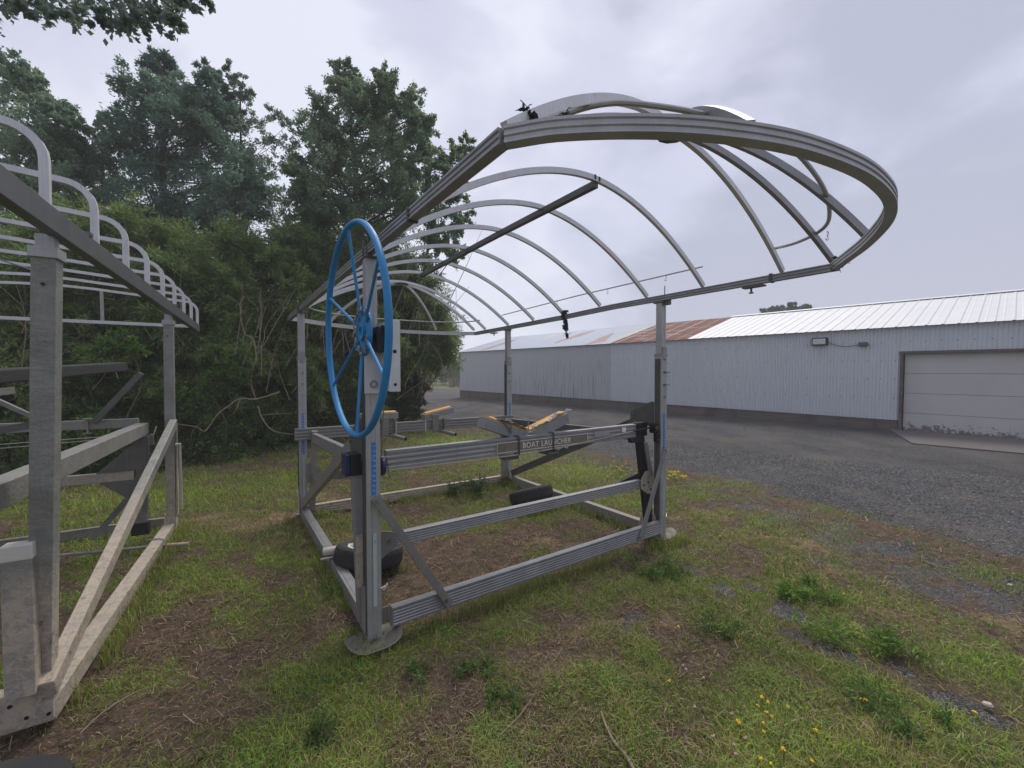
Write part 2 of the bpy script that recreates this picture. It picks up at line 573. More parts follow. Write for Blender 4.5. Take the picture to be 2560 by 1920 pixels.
class MB:
    def __init__(s):
        s.v, s.f, s.cut = [], [], []

    def add(s, vs, fs):
        k = len(s.v)
        s.cut.append((k, len(s.f)))
        s.v += [tuple(p) for p in vs]
        s.f += [tuple(i + k for i in f) for f in fs]
        return s

    def box(s, c, size, rot=None):
        hx, hy, hz = size[0] / 2, size[1] / 2, size[2] / 2
        M = rot or Matrix.Identity(3)
        c = Vector(c)
        vs = [c + M @ Vector((x * hx, y * hy, z * hz)) for x in (-1, 1) for y in (-1, 1) for z in (-1, 1)]
        return s.add(vs, [(0, 1, 3, 2), (4, 6, 7, 5), (0, 4, 5, 1), (2, 3, 7, 6), (0, 2, 6, 4), (1, 5, 7, 3)])

    def sweep(s, pts, prof, up=(0, 0, 1), closed=False, caps=True):
        pts = [Vector(p) for p in pts]
        n = len(pts)
        up = Vector(up)
        vs = []
        for i, p in enumerate(pts):
            if closed:
                t = pts[(i + 1) % n] - pts[i - 1]
            else:
                t = (pts[min(i + 1, n - 1)] - pts[max(i - 1, 0)])
            t.normalize()
            side = t.cross(up)
            if side.length < 1e-4:
                side = t.cross(Vector((0, 1, 0.01)))
            side.normalize()
            uu = side.cross(t).normalized()
            sc = 1.0
            if callable(prof):
                pr = prof(i / (n - 1))
            else:
                pr = prof
            vs += [p + side * a + uu * b for a, b in pr]
        m_ = len(vs) // n
        fs = []
        for i in range(n if closed else n - 1):
            j = (i + 1) % n
            for k in range(m_):
                l = (k + 1) % m_
                fs.append((i * m_ + k, i * m_ + l, j * m_ + l, j * m_ + k))
        if caps and not closed:
            fs.append(tuple(range(m_ - 1, -1, -1)))
            fs.append(tuple((n - 1) * m_ + k for k in range(m_)))
        return s.add(vs, fs)

    def beam(s, p0, p1, w, h, up=(0, 0, 1), groove=0):
        return s.sweep([p0, p1], grooved(w, h, groove) if groove else rect(w, h), up)

    def tube(s, pts, r, n=8, closed=False, up=(0, 0, 1)):
        if callable(r):
            return s.sweep(pts, lambda t: circ(r(t), n), up, closed)
        return s.sweep(pts, circ(r, n), up, closed)

    def disc(s, c, r, thick, axis, n=24, hole=0.0):
        c, a = Vector(c), Vector(axis).normalized()
        q = a.to_track_quat('Z', 'Y')
        if hole:
            vs, fs = [], []
            for i in range(n):
                th = 2 * math.pi * i / n
                for rr, z in ((r, -1), (r, 1), (hole, 1), (hole, -1)):
                    vs.append(c + q @ Vector((rr * math.cos(th), rr * math.sin(th), z * thick / 2)))
            for i in range(n):
                j = (i + 1) % n
                for k in range(4):
                    l = (k + 1) % 4
                    fs.append((i * 4 + k, j * 4 + k, j * 4 + l, i * 4 + l))
            return s.add(vs, fs)
        vs = [c + q @ Vector((r * math.cos(2 * math.pi * i / n), r * math.sin(2 * math.pi * i / n), z * thick / 2)) for z in (-1, 1) for i in range(n)]
        fs = [tuple(range(n - 1, -1, -1)), tuple(range(n, 2 * n))] + [(i, (i + 1) % n, n + (i + 1) % n, n + i) for i in range(n)]
        return s.add(vs, fs)

    def prism(s, poly, d):
        """poly: list of 3d points, d: thickness vector"""
        d = Vector(d)
        n = len(poly)
        vs = [Vector(p) - d / 2 for p in poly] + [Vector(p) + d / 2 for p in poly]
        fs = [tuple(range(n - 1, -1, -1)), tuple(range(n, 2 * n))] + [(i, (i + 1) % n, n + (i + 1) % n, n + i) for i in range(n)]
        return s.add(vs, fs)

    def build(s, name, mat, parent=None, bevel=0.0, smooth=False, label=None):
        if name in SINGLE and len(s.cut) > 1:
            # every bolt, clip and so on is an object of its own
            ends = s.cut[1:] + [(len(s.v), len(s.f))]
            for (v0, f0), (v1, f1) in zip(s.cut, ends):
                one = MB()
                one.add(s.v[v0:v1], [tuple(i - v0 for i in f) for f in s.f[f0:f1]])
                r = one.build(name, mat, parent, bevel, smooth, label)
            return r
        me = bpy.data.meshes.new(name)
        me.from_pydata(s.v, [], s.f)
        me.validate()
        me.update()
        import bmesh
        bm = bmesh.new()
        bm.from_mesh(me)
        bmesh.ops.recalc_face_normals(bm, faces=bm.faces)
        bm.to_mesh(me)
        bm.free()
        me.materials.append(MATS[mat])
        if smooth:
            me.polygons.foreach_set('use_smooth', [True] * len(me.polygons))
            if hasattr(me, 'set_sharp_from_angle'):
                me.set_sharp_from_angle(angle=R(40))
        o = bpy.data.objects.new(name, me)
        COL.objects.link(o)
        o.parent = parent
        if bevel:
            b = o.modifiers.new('bevel', 'BEVEL')
            b.width = bevel
            b.segments = 2
            b.limit_method = 'ANGLE'
            b.angle_limit = R(50)
        if label:
            o['label'] = label
        return o


def rect(w, h):
    return [(-w / 2, -h / 2), (w / 2, -h / 2), (w / 2, h / 2), (-w / 2, h / 2)]


def circ(r, n=8):
    return [(r * math.cos(2 * math.pi * k / n), r * math.sin(2 * math.pi * k / n)) for k in range(n)]


def grooved(w, h, n, d=0.0045):
    """box section with n ribs pressed along both tall faces"""
    a, b = w / 2, h / 2
    right = [(a, -b)]
    top = b - h * 0.10
    bot = -b + h * 0.10
    st = (top - bot) / n
    for i in range(n):
        z0 = bot + i * st
        right += [(a, z0 + st * 0.10), (a - d, z0 + st * 0.28), (a - d, z0 + st * 0.62), (a, z0 + st * 0.80)]
    right += [(a, b)]
    left = [(-x, z) for x, z in reversed(right)]
    return right + left


def smooth_path(pts, n=40):
    """Catmull-Rom through the points"""
    P = [Vector(p) for p in pts]
    P = [P[0] * 2 - P[1]] + P + [P[-1] * 2 - P[-2]]
    out = []
    segs = len(P) - 3
    per = max(2, n // segs)
    for i in range(segs):
        a, b, c, d = P[i:i + 4]
        for k in range(per):
            t = k / per
            out.append(0.5 * ((2 * b) + (c - a) * t + (2 * a - 5 * b + 4 * c - d) * t * t + (3 * b - a - 3 * c + d) * t ** 3))
    out.append(P[-2])
    return out


def np_mesh(name, verts, nper, mat, parent=None, tint=None, smooth=False):
    """many equal faces with nper corners each; tint = one colour per face"""
    nv = len(verts)
    nf = nv // nper
    me = bpy.data.meshes.new(name)
    me.vertices.add(nv)
    me.vertices.foreach_set('co', np.asarray(verts, np.float32).ravel())
    me.loops.add(nv)
    me.loops.foreach_set('vertex_index', np.arange(nv, dtype=np.int32))
    me.polygons.add(nf)
    me.polygons.foreach_set('loop_start', np.arange(0, nv, nper, dtype=np.int32))
    me.update(calc_edges=True)
    if tint is not None:
        ca = me.color_attributes.new('tint', 'FLOAT_COLOR', 'POINT')
        c = np.ones((nv, 4), np.float32)
        c[:, :3] = np.repeat(tint, nper, axis=0)
        ca.data.foreach_set('color', c.ravel())
    me.materials.append(MATS[mat])
    o = bpy.data.objects.new(name, me)
    COL.objects.link(o)
    o.parent = parent
    return o



# ------------------------------------------------------------------ ground
BY = [-30, 1, 3.54, 4.46, 5.58, 6.0, 6.5, 7.5, 9.4, 13.4, 14.9, 16, 25, 36]
BX = [6.5, 4.7, 4.4, 4.25, 3.75, 3.6, 3.2, 2.64, 1.15, -0.9, -2.9, -3.9, -6.5, -12]
# patches: pixel of the photograph, radii in metres on the ground, turn, amount
GREEN = [(1560, 1480, .45, .18, 30, .9), (1480, 1440, .35, .2, 20, .7), (1700, 1400, .4, .15, 20, .6), (1960, 1500, .3, .15, -35, .9), (2080, 1580, .35, .13, -40, 1.0),
         (2150, 1700, .5, .14, -45, .9), (2020, 1840, .5, .22, -20, 1.0), (1850, 1900, .35, .2, 0, .9), (2400, 1820, .5, .25, -40, 1.1), (2480, 1660, .6, .3, -45, .8), (2300, 1560, .5, .3, -40, .6),
         (1800, 1750, .3, .15, 10, .7), (1730, 1620, .25, .15, 0, .6), (1250, 1530, .5, .2, 25, .5), (1100, 1640, .35, .2, 0, .35), (880, 1780, .45, .18, 20, .75), (730, 1850, .4, .15, 30, .8), (620, 1700, .45, .2, 20, .5),
         (450, 1640, .5, .25, 0, .45), (660, 1560, .5, .25, 20, .55), (800, 1500, .3, .3, 0, .7), (480, 1460, .6, .3, 10, .5), (350, 1850, .5, .3, 0, .35), (560, 1230, 1.3, .5, 0, .95), (700, 1200, .8, .5, 0, .8), (300, 1250, 2., .8, 0, .9),
         (330, 1350, .6, .4, 0, .5), (1150, 1100, 1.8, .8, 0, .9), (1000, 1130, 1.5, .5, 0, .7), (1440, 1180, 1.2, .8, 10, .9), (1330, 1290, .7, .4, 0, .7), (1180, 1240, .5, .3, 0, .7), (1550, 1250, .5, .3, 0, .6), (1400, 1340, .5, .2, 0, .45),
         (1750, 1240, .6, .25, 0, .7), (1900, 1290, .5, .25, 0, .6), (2150, 1470, .5, .25, -30, .55), (1830, 1350, .3, .2, 0, .4), (1650, 1330, .4, .15, 0, .7), (2000, 1370, .4, .2, 0, .4), (1430, 1620, .4, .2, 0, .3), (1550, 1700, .3, .2, 0, .35), (1000, 1870, .3, .2, 0, .3)]
STRAW = [(660, 1300, .9, .35, 0, 1.0), (820, 1330, .5, .3, 0, .9), (780, 1240, .7, .2, 0, .8), (1000, 1150, .9, .25, 0, .6), (1240, 1115, .9, .3, 0, .9), (1350, 1190, .8, .25, 0, .7), (1620, 1280, .5, .2, 0, .5), (1760, 1290, .5, .2, 10, .9), (1960, 1360, .5, .2, -20, .9),
         (2100, 1430, .35, .15, -30, .8), (2270, 1540, .3, .2, -40, .7), (1500, 1580, .3, .12, 20, .9), (1540, 1390, .4, .15, 0, .4), (500, 1600, .4, .2, 0, .3), (1350, 1860, .35, .12, 0, .5), (1120, 1880, .3, .12, 0, .5), (2300, 1330, .4, .1, -30, .9), (2060, 1240, .4, .1, -20, .8), (1720, 1880, .3, .2, 0, .4), (1100, 1240, .6, .25, 0, .6), (2180, 1850, .3, .12, -30, .6)]
GRAV = [(1790, 1440, .28, .12, -35, 1.1), (1900, 1500, .35, .13, -40, 1.1), (2020, 1590, .3, .06, -45, .8), (2180, 1650, .42, .10, -42, 1.1), (2340, 1730, .35, .10, -42, 1.1), (2500, 1840, .35, .10, -42, 1.2), (1600, 1560, .30, .10, 10, .9), (1380, 1640, .3, .12, 0, .55), (1450, 1560, .3, .1, 0, .6),
        (2230, 1370, .7, .25, -25, .9), (1850, 1270, .6, .2, -10, .7), (2420, 1480, .6, .3, -30, .8), (2050, 1400, .4, .12, -25, .7), (850, 1870, .22, .1, 10, .7), (1700, 1810, .2, .08, 0, .5), (1820, 1630, .25, .08, -30, .6), (560, 1680, .2, .1, 0, .35)]
DIRT = [(1150, 1400, .85, .55, 30, 1.35), (1050, 1500, .5, .3, 20, 1.3), (1300, 1340, .6, .3, 0, 1.1), (900, 1260, .7, .3, 0, .5), (560, 1620, .4, .2, 10, .7), (380, 1750, .35, .2, 0, .8), (1350, 1600, .4, .15, 0, .6), (1280, 1700, .4, .2, 0, .6), (600, 1400, .5, .2, 0, .4), (1180, 1150, .6, .2, 0, .5), (250, 1550, .4, .2, 0, .6), (950, 1700, .3, .1, 0, .4)]


def blobs(x, y, L_):
    t = np.zeros_like(x)
    for px, py, rx, ry, a, k in L_:
        c = on_ground(px, py)
        ca, sa = math.cos(R(a)), math.sin(R(a))
        dx, dy = x - c.x, y - c.y
        u, v = (dx * ca + dy * sa) / rx, (-dx * sa + dy * ca) / ry
        t = np.maximum(t, k * np.exp(-(u * u + v * v) * 0.8))
    return t


def cover(x, y):
    """amount of gravel, green and straw at each ground point"""
    x, y = np.asarray(x, float), np.asarray(y, float)
    wx = x + (fbm(x, y, 1.3, 5) - .5) * 0.9
    wy = y + (fbm(x, y, 1.3, 8) - .5) * 0.9
    d = wx - np.interp(wy, BY, BX)
    g = 1 / (1 + np.exp(-d / (0.16 + 0.02 * np.clip(y, 0, 15))))
    n1_ = fbm(x, y, 1.7, 2)
    n2_ = fbm(x, y, 5.0, 4)
    w2x = x + (fbm(x, y, 4, 15) - .5) * 0.35
    w2y = y + (fbm(x, y, 4, 18) - .5) * 0.35
    gp = blobs(w2x, w2y, GRAV) * np.clip((fbm(x, y, 9.0, 93) - .24) * 2.6, 0, 1)
    band = np.exp(-((d + 0.9) / 0.9) ** 2) * 0.6
    grav = np.clip(np.maximum(g, np.maximum(gp, band * (n2_ * 2.2 - .35))), 0, 1)
    dirt = blobs(w2x, w2y, DIRT)
    green = 0.50 + (n1_ - .5) * 0.9 + (n2_ - .5) * 1.2
    green = np.maximum(green, blobs(w2x, w2y, GREEN) * (0.55 + 0.9 * n2_))
    green = green * (1 - 0.6 * np.clip(dirt, 0, 1)) * (1 - np.clip(g, 0, 1) * 0.9) * (1 - .55 * np.clip(gp, 0, 1))
    green = np.where((y > 50), 0.9, green)
    grav = np.where((y > 50), 0.0, grav)
    straw = np.maximum((fbm(x, y, 2.3, 31) - .56) * 2.2, blobs(w2x, w2y, STRAW) * (0.5 + n2_)) * (1 - g)
    return grav, np.clip(green, 0, 1), np.clip(straw, 0, 1)


def relief(x, y):
    r = np.hypot(x, y)
    k = np.clip(1.2 - r / 25, 0, 1)
    return ((fbm(x, y, 0.6, 40) - .5) * 0.05 + (fbm(x, y, 3.5, 41) - .5) * 0.028 + (fbm(x, y, 14, 42, 3) - .5) * 0.012) * k - 0.012


ang = np.concatenate([np.arange(-62, 62, 0.28), np.arange(62, 298, 4.0)])
rad = [0.0, 0.6, 1.0]
while rad[-1] < 14: rad.append(rad[-1] * 1.0135)
while rad[-1] < 900: rad.append(rad[-1] * 1.07)
rad = np.array(rad)
AA, RR = np.meshgrid(np.radians(ang), rad)
GX, GY = RR * np.sin(AA), RR * np.cos(AA)
GZ = relief(GX, GY)
gr_, gn_, st_ = cover(GX, GY)
nr, na = GX.shape
idx = np.arange(nr * na).reshape(nr, na)
q = np.stack([idx[:-1, :], np.roll(idx, -1, 1)[:-1, :], np.roll(idx, -1, 1)[1:, :], idx[1:, :]], -1).reshape(-1, 4)
q = q[na:]      # the innermost ring collapses to a point below the camera
drive = gr_.ravel()[q].mean(1) > 0.5
# only the connected drive counts as drive, patches in the grass stay ground
qx, qy = GX.ravel()[q].mean(1), GY.ravel()[q].mean(1)
drive &= (qx - np.interp(qy, BY, BX)) > -0.6


def sheet(name, faces):
    used, inv = np.unique(faces, return_inverse=True)
    me = bpy.data.meshes.new(name)
    co = np.stack([GX.ravel()[used], GY.ravel()[used], GZ.ravel()[used]], -1)
    me.vertices.add(len(used))
    me.vertices.foreach_set('co', co.astype(np.float32).ravel())
    me.loops.add(len(inv.ravel()))
    me.loops.foreach_set('vertex_index', inv.ravel().astype(np.int32))
    me.polygons.add(len(faces))
    me.polygons.foreach_set('loop_start', np.arange(0, 4 * len(faces), 4, dtype=np.int32))
    me.update(calc_edges=True)
    me.polygons.foreach_set('use_smooth', [True] * len(faces))
    ca = me.color_attributes.new('cover', 'FLOAT_COLOR', 'POINT')
    c = np.ones((len(used), 4), np.float32)
    c[:, 0], c[:, 1], c[:, 2] = gr_.ravel()[used], gn_.ravel()[used], st_.ravel()[used]
    ca.data.foreach_set('color', c.ravel())
    me.materials.append(MATS['ground_cover'])
    o = bpy.data.objects.new(name, me)
    COL.objects.link(o)
    return tag(o, kind='structure')


tag(sheet('ground', q[~drive]), 'worn lawn of bare brown soil, green tufts and dry straw')
tag(sheet('gravel_drive', q[drive]), 'grey crushed stone drive in front of the long shed')

# ------------------------------------------------------------------ the long metal shed
BX_ = Vector((0.643, -0.766, -0.0106)).normalized()
BY_ = Vector((0.766, 0.643, 0)).normalized()
BZ_ = BX_.cross(BY_)
bm4 = Matrix((BX_, BY_, BZ_)).transposed().to_4x4()
bm4.translation = Vector((-3.64, 29.3, 0.24))
SHED = empty('metal_shed')
SHED.matrix_world = bm4
tag(SHED, 'long low shed with white corrugated walls and a roof part rusty, part white', 'shed')


def shed(mb, name, mat, bevel=0.0, parent=None):
    o = mb.build(name, mat, parent or SHED, bevel)
    return o


def sheet_metal(x0, x1, a, b, prof, step):
    """ribbed sheet from x0 to x1 between the (y, z) points a and b; prof(x) = rib height"""
    n = max(2, int((x1 - x0) / step))
    ay, az = a
    by, bz = b
    ny, nz = -(bz - az), (by - ay)
    l = math.hypot(ny, nz)
    ny, nz = ny / l, nz / l
    vs = []
    for i in range(n + 1):
        x = x0 + (x1 - x0) * i / n
        h = prof(x)
        vs += [(x, ay + ny * h, az + nz * h), (x, by + ny * h, bz + nz * h)]
    return MB().add(vs, [(2 * i, 2 * i + 2, 2 * i + 3, 2 * i + 1) for i in range(n)])


wave = lambda x: 0.016 * math.sin(2 * math.pi * x / 0.085)
oldrib = lambda x: 0.008 if (x % 0.21) < 0.05 else 0.0
ZS, ZE = 0.285, 2.93
shed(sheet_metal(0, 12.77, (0, ZS), (0, ZE), lambda x: -oldrib(x), 0.04), 'wall_sheeting', 'siding_old')
shed(sheet_metal(12.75, 22.70, (-.008, ZS), (-.008, ZE), wave, 0.0141), 'wall_sheeting', 'siding_new')
shed(sheet_metal(22.68, 26.75, (-.012, 2.20), (-.012, ZE), wave, 0.0141), 'wall_sheeting', 'siding_new')
shed(sheet_metal(26.75, 36, (-.008, ZS), (-.008, ZE), wave, 0.019), 'wall_sheeting', 'siding_new')
bo = MB()
rb2 = random.Random(2)
x = 0.0
while x < 22.6:
    l = min(rb2.choice([2.4, 3.0, 3.6]), 22.66 - x)
    bo.box((x + l / 2, 0.06 + rb2.uniform(-.008, .008), ZS - 0.27 + rb2.uniform(-.006, .006)), (l - .008, 0.08, 0.56))
    x += l
bo.box((31.4, .06, ZS - .27), (9.3, .08, .56))
shed(bo, 'sill_boards', 'old_boards', 0.004)
shed(MB().box((0.02, 4.12, 1.3), (0.04, 8.2, 3.2)).prism([(0.02, 0, 2.9), (0.02, 8.24, 2.9), (0.02, 4.12, 4.12)], (.04, 0, 0)), 'gable_wall', 'siding_old')
shed(MB().box((35.98, 4.12, 1.3), (0.04, 8.2, 3.2)).prism([(35.98, 0, 2.9), (35.98, 8.24, 2.9), (35.98, 4.12, 4.12)], (.04, 0, 0)), 'gable_wall', 'siding_old')
shed(MB().box((18, 8.24, 1.3), (36, 0.04, 3.2)), 'back_wall', 'siding_old')
shed(MB().box((18, 0.30, 1.3), (35.8, 0.04, 3.1)), 'inner_wall', 'old_boards')
rrib = lambda x: 0.014 if (x % 0.305) < 0.04 else (0.004 if (x % 0.305) > .15 and (x % .305) < .17 else 0.0)
srib = lambda x: 0.014 if (x % 0.20) < 0.05 else 0.0
EV, RG = (-0.13, 2.905), (4.12, 4.15)
for x0, x1, mat, pr, st in ((-0.12, 12.74, 'roof_old', srib, .025), (12.74, 16.5, 'roof_rust', srib, .025), (16.5, 36.1, 'roof_white', rrib, .0225)):
    e2 = EV if mat != 'roof_white' else (EV[0] - .03, EV[1] + .01)
    shed(sheet_metal(x0, x1, e2, RG, pr, st), 'roof_sheeting', mat)
    shed(sheet_metal(x0, x1, (8.40, 2.905), RG, lambda x: -pr(x), .1), 'roof_sheeting', mat)
shed(MB().sweep([(16.4, 4.12, 4.17), (36.1, 4.12, 4.17)], [(-.16, -.035), (0, .02), (.16, -.035), (.16, -.025), (0, .03), (-.16, -.025)]), 'ridge_cap', 'roof_white')
shed(MB().box((18, 0.03, 2.855), (36, 0.03, 0.07)), 'eave_board', 'old_boards')
# sectional door
dr = shed(MB().box((22.72, -0.03, 1.02), (0.07, 0.05, 2.40)).box((26.75, -0.03, 1.02), (0.09, 0.07, 2.40)).box((24.73, -0.03, 2.20), (4.12, 0.07, 0.07)), 'door_frame', 'old_boards', 0.004)
door = shed(MB().box((24.73, 0.16, 1.0), (4.0, 0.03, 2.36)), 'door', 'black_iron')
for k in range(4):
    shed(MB().box((24.73, 0.10, -0.10 + 0.555 * (k + .5) + .05), (3.92, 0.045, 0.548)), 'door_panel', 'door_paint', 0.004, door)
shed(MB().box((24.73, 0.06, -0.10), (4.0, 0.3, 0.08)), 'threshold', 'concrete')
fl = shed(MB().box((20.8, -0.10, 2.60), (0.40, 0.13, 0.24)), 'floodlight', 'black_iron', 0.01)
shed(MB().box((20.8, -0.17, 2.60), (0.33, 0.008, 0.17)), 'lens', 'aluminium_light', 0.002, fl)
shed(MB().box((20.8, -0.03, 2.60), (0.08, 0.06, 0.1)), 'bracket', 'aluminium_dark', 0, fl)
shed(MB().box((21.86, -0.05, 2.47), (0.20, 0.08, 0.12)).disc((21.95, -.1, 2.45), .05, .05, (0, 1, 0), 12), 'junction_box', 'aluminium_dark', 0.006)
shed(MB().tube(smooth_path([(21.0, -.05, 2.59), (21.2, -.04, 2.47), (21.45, -.04, 2.425), (21.7, -.04, 2.45), (21.78, -.04, 2.48)], 20), 0.008, 6), 'cable', 'black_iron')

a = SHED.matrix_world
pts = [a @ Vector(p) for p in ((22.5, -.02, 0), (36, -.02, 0), (36, -2.9, 0), (23.3, -2.85, 0), (22.9, -1.4, 0))]
ap = MB()
for p in pts: p.z = 0.002
ap.prism(pts, (0, 0, 0.03))
tag(ap.build('concrete_apron', 'concrete'), 'pinkish concrete slab in front of the shed door', kind='structure')

# ------------------------------------------------------------------ small far things
c = on_ground(1075, 972)
cone = empty('traffic_cone', c, 0, 'small orange traffic cone far off beside the bushes', 'traffic cone')
MB().sweep([(0, 0, .03), (0, 0, .5), (0, 0, .95)], lambda t: circ(.20 * (1 - t) + .04, 14), (0, 1, 0)).build('cone_body', 'orange_plastic', cone, 0, True)
MB().box((0, 0, .02), (.5, .5, .04)).build('base', 'orange_plastic', cone, .01)
c = on_ground(1138, 968)
for k in range(7):
    z = .07 + k * .17
    ps = MB()
    for yy in (-.45, -.15, .15, .45): ps.box((0, yy, z + .05), (1.1, .11, .02))
    for xx in (-.5, 0, .5): ps.box((xx, 0, z - .01), (.09, 1.0, .09))
    o = ps.build('pallet', 'wood_pallet')
    o.location = c + Vector((0.35, 0, 0))
    o.rotation_euler = (0, 0, .3 + (k % 3) * .03)
    tag(o, 'weathered wooden pallet in the low stack at the far corner of the shed', 'pallet', 'pallets stacked at the shed corner')
o = MB().disc((0, 0, .55), .38, 1.1, (0, 0, 1), 20).disc((0, 0, .75), .395, .03, (0, 0, 1), 20).disc((0, 0, .35), .395, .03, (0, 0, 1), 20).build('barrel', 'wood_pallet')
o.location = c + Vector((-.42, -.3, 0))
tag(o, 'rusty brown barrel standing left of the pallet stack', 'barrel')

# ------------------------------------------------------------------ the boat lift in the middle
LW, LL = 2.765, 2.66
LIFT = empty('boat_lift', (-0.8422, 2.5146, 0), 0.6014,
             'silver boat lift with big blue hand wheel and open frame of bare canopy hoops', 'boat lift', 'boat lifts parked on the grass')


def part(mb, name, mat, bevel=0.0, parent=None, smooth=False, label=None):
    return mb.build(name, mat, parent or LIFT, bevel, smooth, label)


# --- posts
POSTS = [(0, 0, 2.30), (LW, 0, 2.30), (0, LL, 2.30), (LW + 0.01, LL, 2.27)]
for i, (x, y, h) in enumerate(POSTS):
    # section with a rib down the front
    def psec(w):
        a = w / 2
        return [(-a, -a), (-a * .35, -a), (-a * .28, -a + .004), (a * .28, -a + .004), (a * .35, -a), (a, -a),
                (a, a), (-a, a)]
    p = part(MB().sweep([(x, y, 0.02), (x, y, 1.80)], psec(0.082), (0, 1, 0)), 'post', 'aluminium_post', 0.002)
    part(MB().box((x, y - 0.043, 1.80), (0.062, 0.006, 0.12)).box((x, y, 1.785), (0.088, 0.088, 0.03)), 'sleeve_collar', 'aluminium', 0.001, p)
    part(MB().sweep([(x, y, 1.80), (x, y, h)], psec(0.066), (0, 1, 0)), 'upper_tube', 'aluminium_post', 0.002)
    sc_ = MB().box((x - .0425, y + .004, 0.90), (0.003, 0.060, 1.70))  # thin dark ribbed plate, makes the left face darker than the front
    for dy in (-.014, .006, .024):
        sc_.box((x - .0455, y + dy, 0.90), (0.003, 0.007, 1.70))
    part(sc_, 'dark_side_plate', 'aluminium_dark', 0, p)
    b = MB()
    for z in (1.74, 1.62, 1.50, 1.38):
        b.disc((x, y - 0.047, z), 0.010 if z in (1.62, 1.50) else 0.006, 0.014, (0, 1, 0), 8)
    if i == 1:
        for z in (1.62, 1.50):
            b.tube([(x + .01, y - .05, z), (x + .06, y - .055, z)], 0.006, 6)
    if i:
        part(b, 'bolt', 'bolt_steel', 0, p)
    rc = MB().box((x, y, h - 0.012), (0.08, 0.12, 0.010))
    if x == 0:
        rc.tube([(x - .03, y - .05, h), (x - .03, y - .05, h + .10), (x - .03, y - .01, h + .12), (x - .03, y + .03, h + .10), (x - .03, y + .03, h)], 0.005, 6)
    part(rc, 'rail_clamp', 'aluminium_dark')


def tape(x, y, z0, z1, mat, w=0.022, parent=None):
    o = part(MB().box((x, y, (z0 + z1) / 2), (w, 0.003, z1 - z0)), 'measuring_tape', mat)
    return o


tape(0.004, -0.0405, 0.885, 1.20, 'tape_blue')
tape(0.004, -0.0405, 0.22, 0.66, 'tape_worn')
tape(LW + .004, -0.0405, 0.86, 1.22, 'tape_blue', .02)
tape(LW + .004, -0.0405, 0.22, 0.58, 'tape_worn', .02)
tape(0.004, LL - 0.0405, 0.72, 1.17, 'tape_blue')
tape(0.004, LL - 0.0405, 0.17, 0.72, 'tape_worn')
tape(LW + .015, LL - 0.0405, 0.86, 1.19, 'tape_blue')

# --- foot pads, dished plates under the posts
def foot(x, y, a, squash=0.75, rx=0.175):
    mb = MB()
    n = 28
    rings = [(0.0, 0.014), (0.5, 0.012), (0.8, 0.016), (1.0, 0.034)]
    vs, fs = [], []
    for k, (rr, z) in enumerate(rings):
        for i in range(n):
            th = 2 * math.pi * i / n
            c, s_ = math.cos(th), math.sin(th)
            px = rx * rr * math.copysign(abs(c) ** 0.7, c)
            py = rx * squash * rr * math.copysign(abs(s_) ** 0.85, s_)
            zz = z + 0.030 * rr * rr * abs(c) ** 3
            vs.append((x + px * math.cos(a) - py * math.sin(a), y + px * math.sin(a) + py * math.cos(a), zz))
    for k in range(len(rings) - 1):
        for i in range(n):
            fs.append((k * n + i, k * n + (i + 1) % n, (k + 1) * n + (i + 1) % n, (k + 1) * n + i))
    o = mb.add(vs, fs).build('foot_pad', 'foot_plate', LIFT, 0, True)
    sm = o.modifiers.new('thick', 'SOLIDIFY')
    sm.thickness = 0.006
    return o


foot(-0.01, -0.06, 0.05, .72, .165)
foot(LW + 0.01, -0.03, 0.1, .48, .18)
foot(0.0, LL + .02, 0, .5, .1)
foot(LW, LL + .02, 0, .5, .1)

# --- base frame
part(MB().beam((0.105, -0.032, 0.127), (LW - 0.045, -0.032, 0.135), 0.05, 0.118, groove=5), 'base_beam', 'aluminium', 0.002)
part(MB().box((0.102, -0.032, 0.127), (0.006, 0.062, 0.125)), 'beam_end_plate', 'aluminium', 0.001)
part(MB().box((0.07, 0.03, 0.115), (0.07, 0.006, 0.09)), 'bracket', 'aluminium_base', 0.001)
part(MB().beam((0.0, 0.045, 0.075), (0.0, LL - 0.04, 0.075), 0.075, 0.10, groove=0).beam((0.0, 0.05, 0.1265), (0.0, LL - .05, 0.1265), 0.035, 0.003), 'base_beam', 'aluminium', 0.002)
part(MB().beam((LW, 0.045, 0.07), (LW, LL - 0.04, 0.06), 0.07, 0.10), 'base_beam', 'aluminium_base', 0.002)
part(MB().beam((0.045, LL, 0.075), (LW - 0.04, LL, 0.055), 0.06, 0.105, groove=3), 'base_beam', 'scaled_metal', 0.002)
part(MB().prism([(-0.05, -0.02, 0.06), (-0.05, 0.16, 0.06), (-0.05, 0.16, 0.16), (-0.05, 0.06, 0.34), (-0.05, -0.02, 0.34)], (0.006, 0, 0)), 'corner_plate', 'aluminium_base', 0.001)
part(MB().prism([(LW - .05, -0.02, 0.08), (LW - .05, 0.22, 0.08), (LW - .05, 0.16, 0.24), (LW - .05, 0.02, 0.24)], (0.006, 0, 0)), 'corner_plate', 'scaled_metal', 0.001)
part(MB().prism([(-0.05, LL - .1, 0.06), (-0.05, LL + .03, 0.06), (-0.05, LL + .03, 0.36), (-0.05, LL - .05, 0.3)], (0.006, 0, 0)), 'corner_plate', 'scaled_metal', 0.001)
part(MB().prism([(LW - .05, LL - .2, 0.08), (LW - .05, LL + .03, 0.08), (LW - .05, LL + .03, 0.36), (LW - .05, LL - .06, 0.3)], (0.006, 0, 0)), 'corner_plate', 'scaled_metal', 0.001)

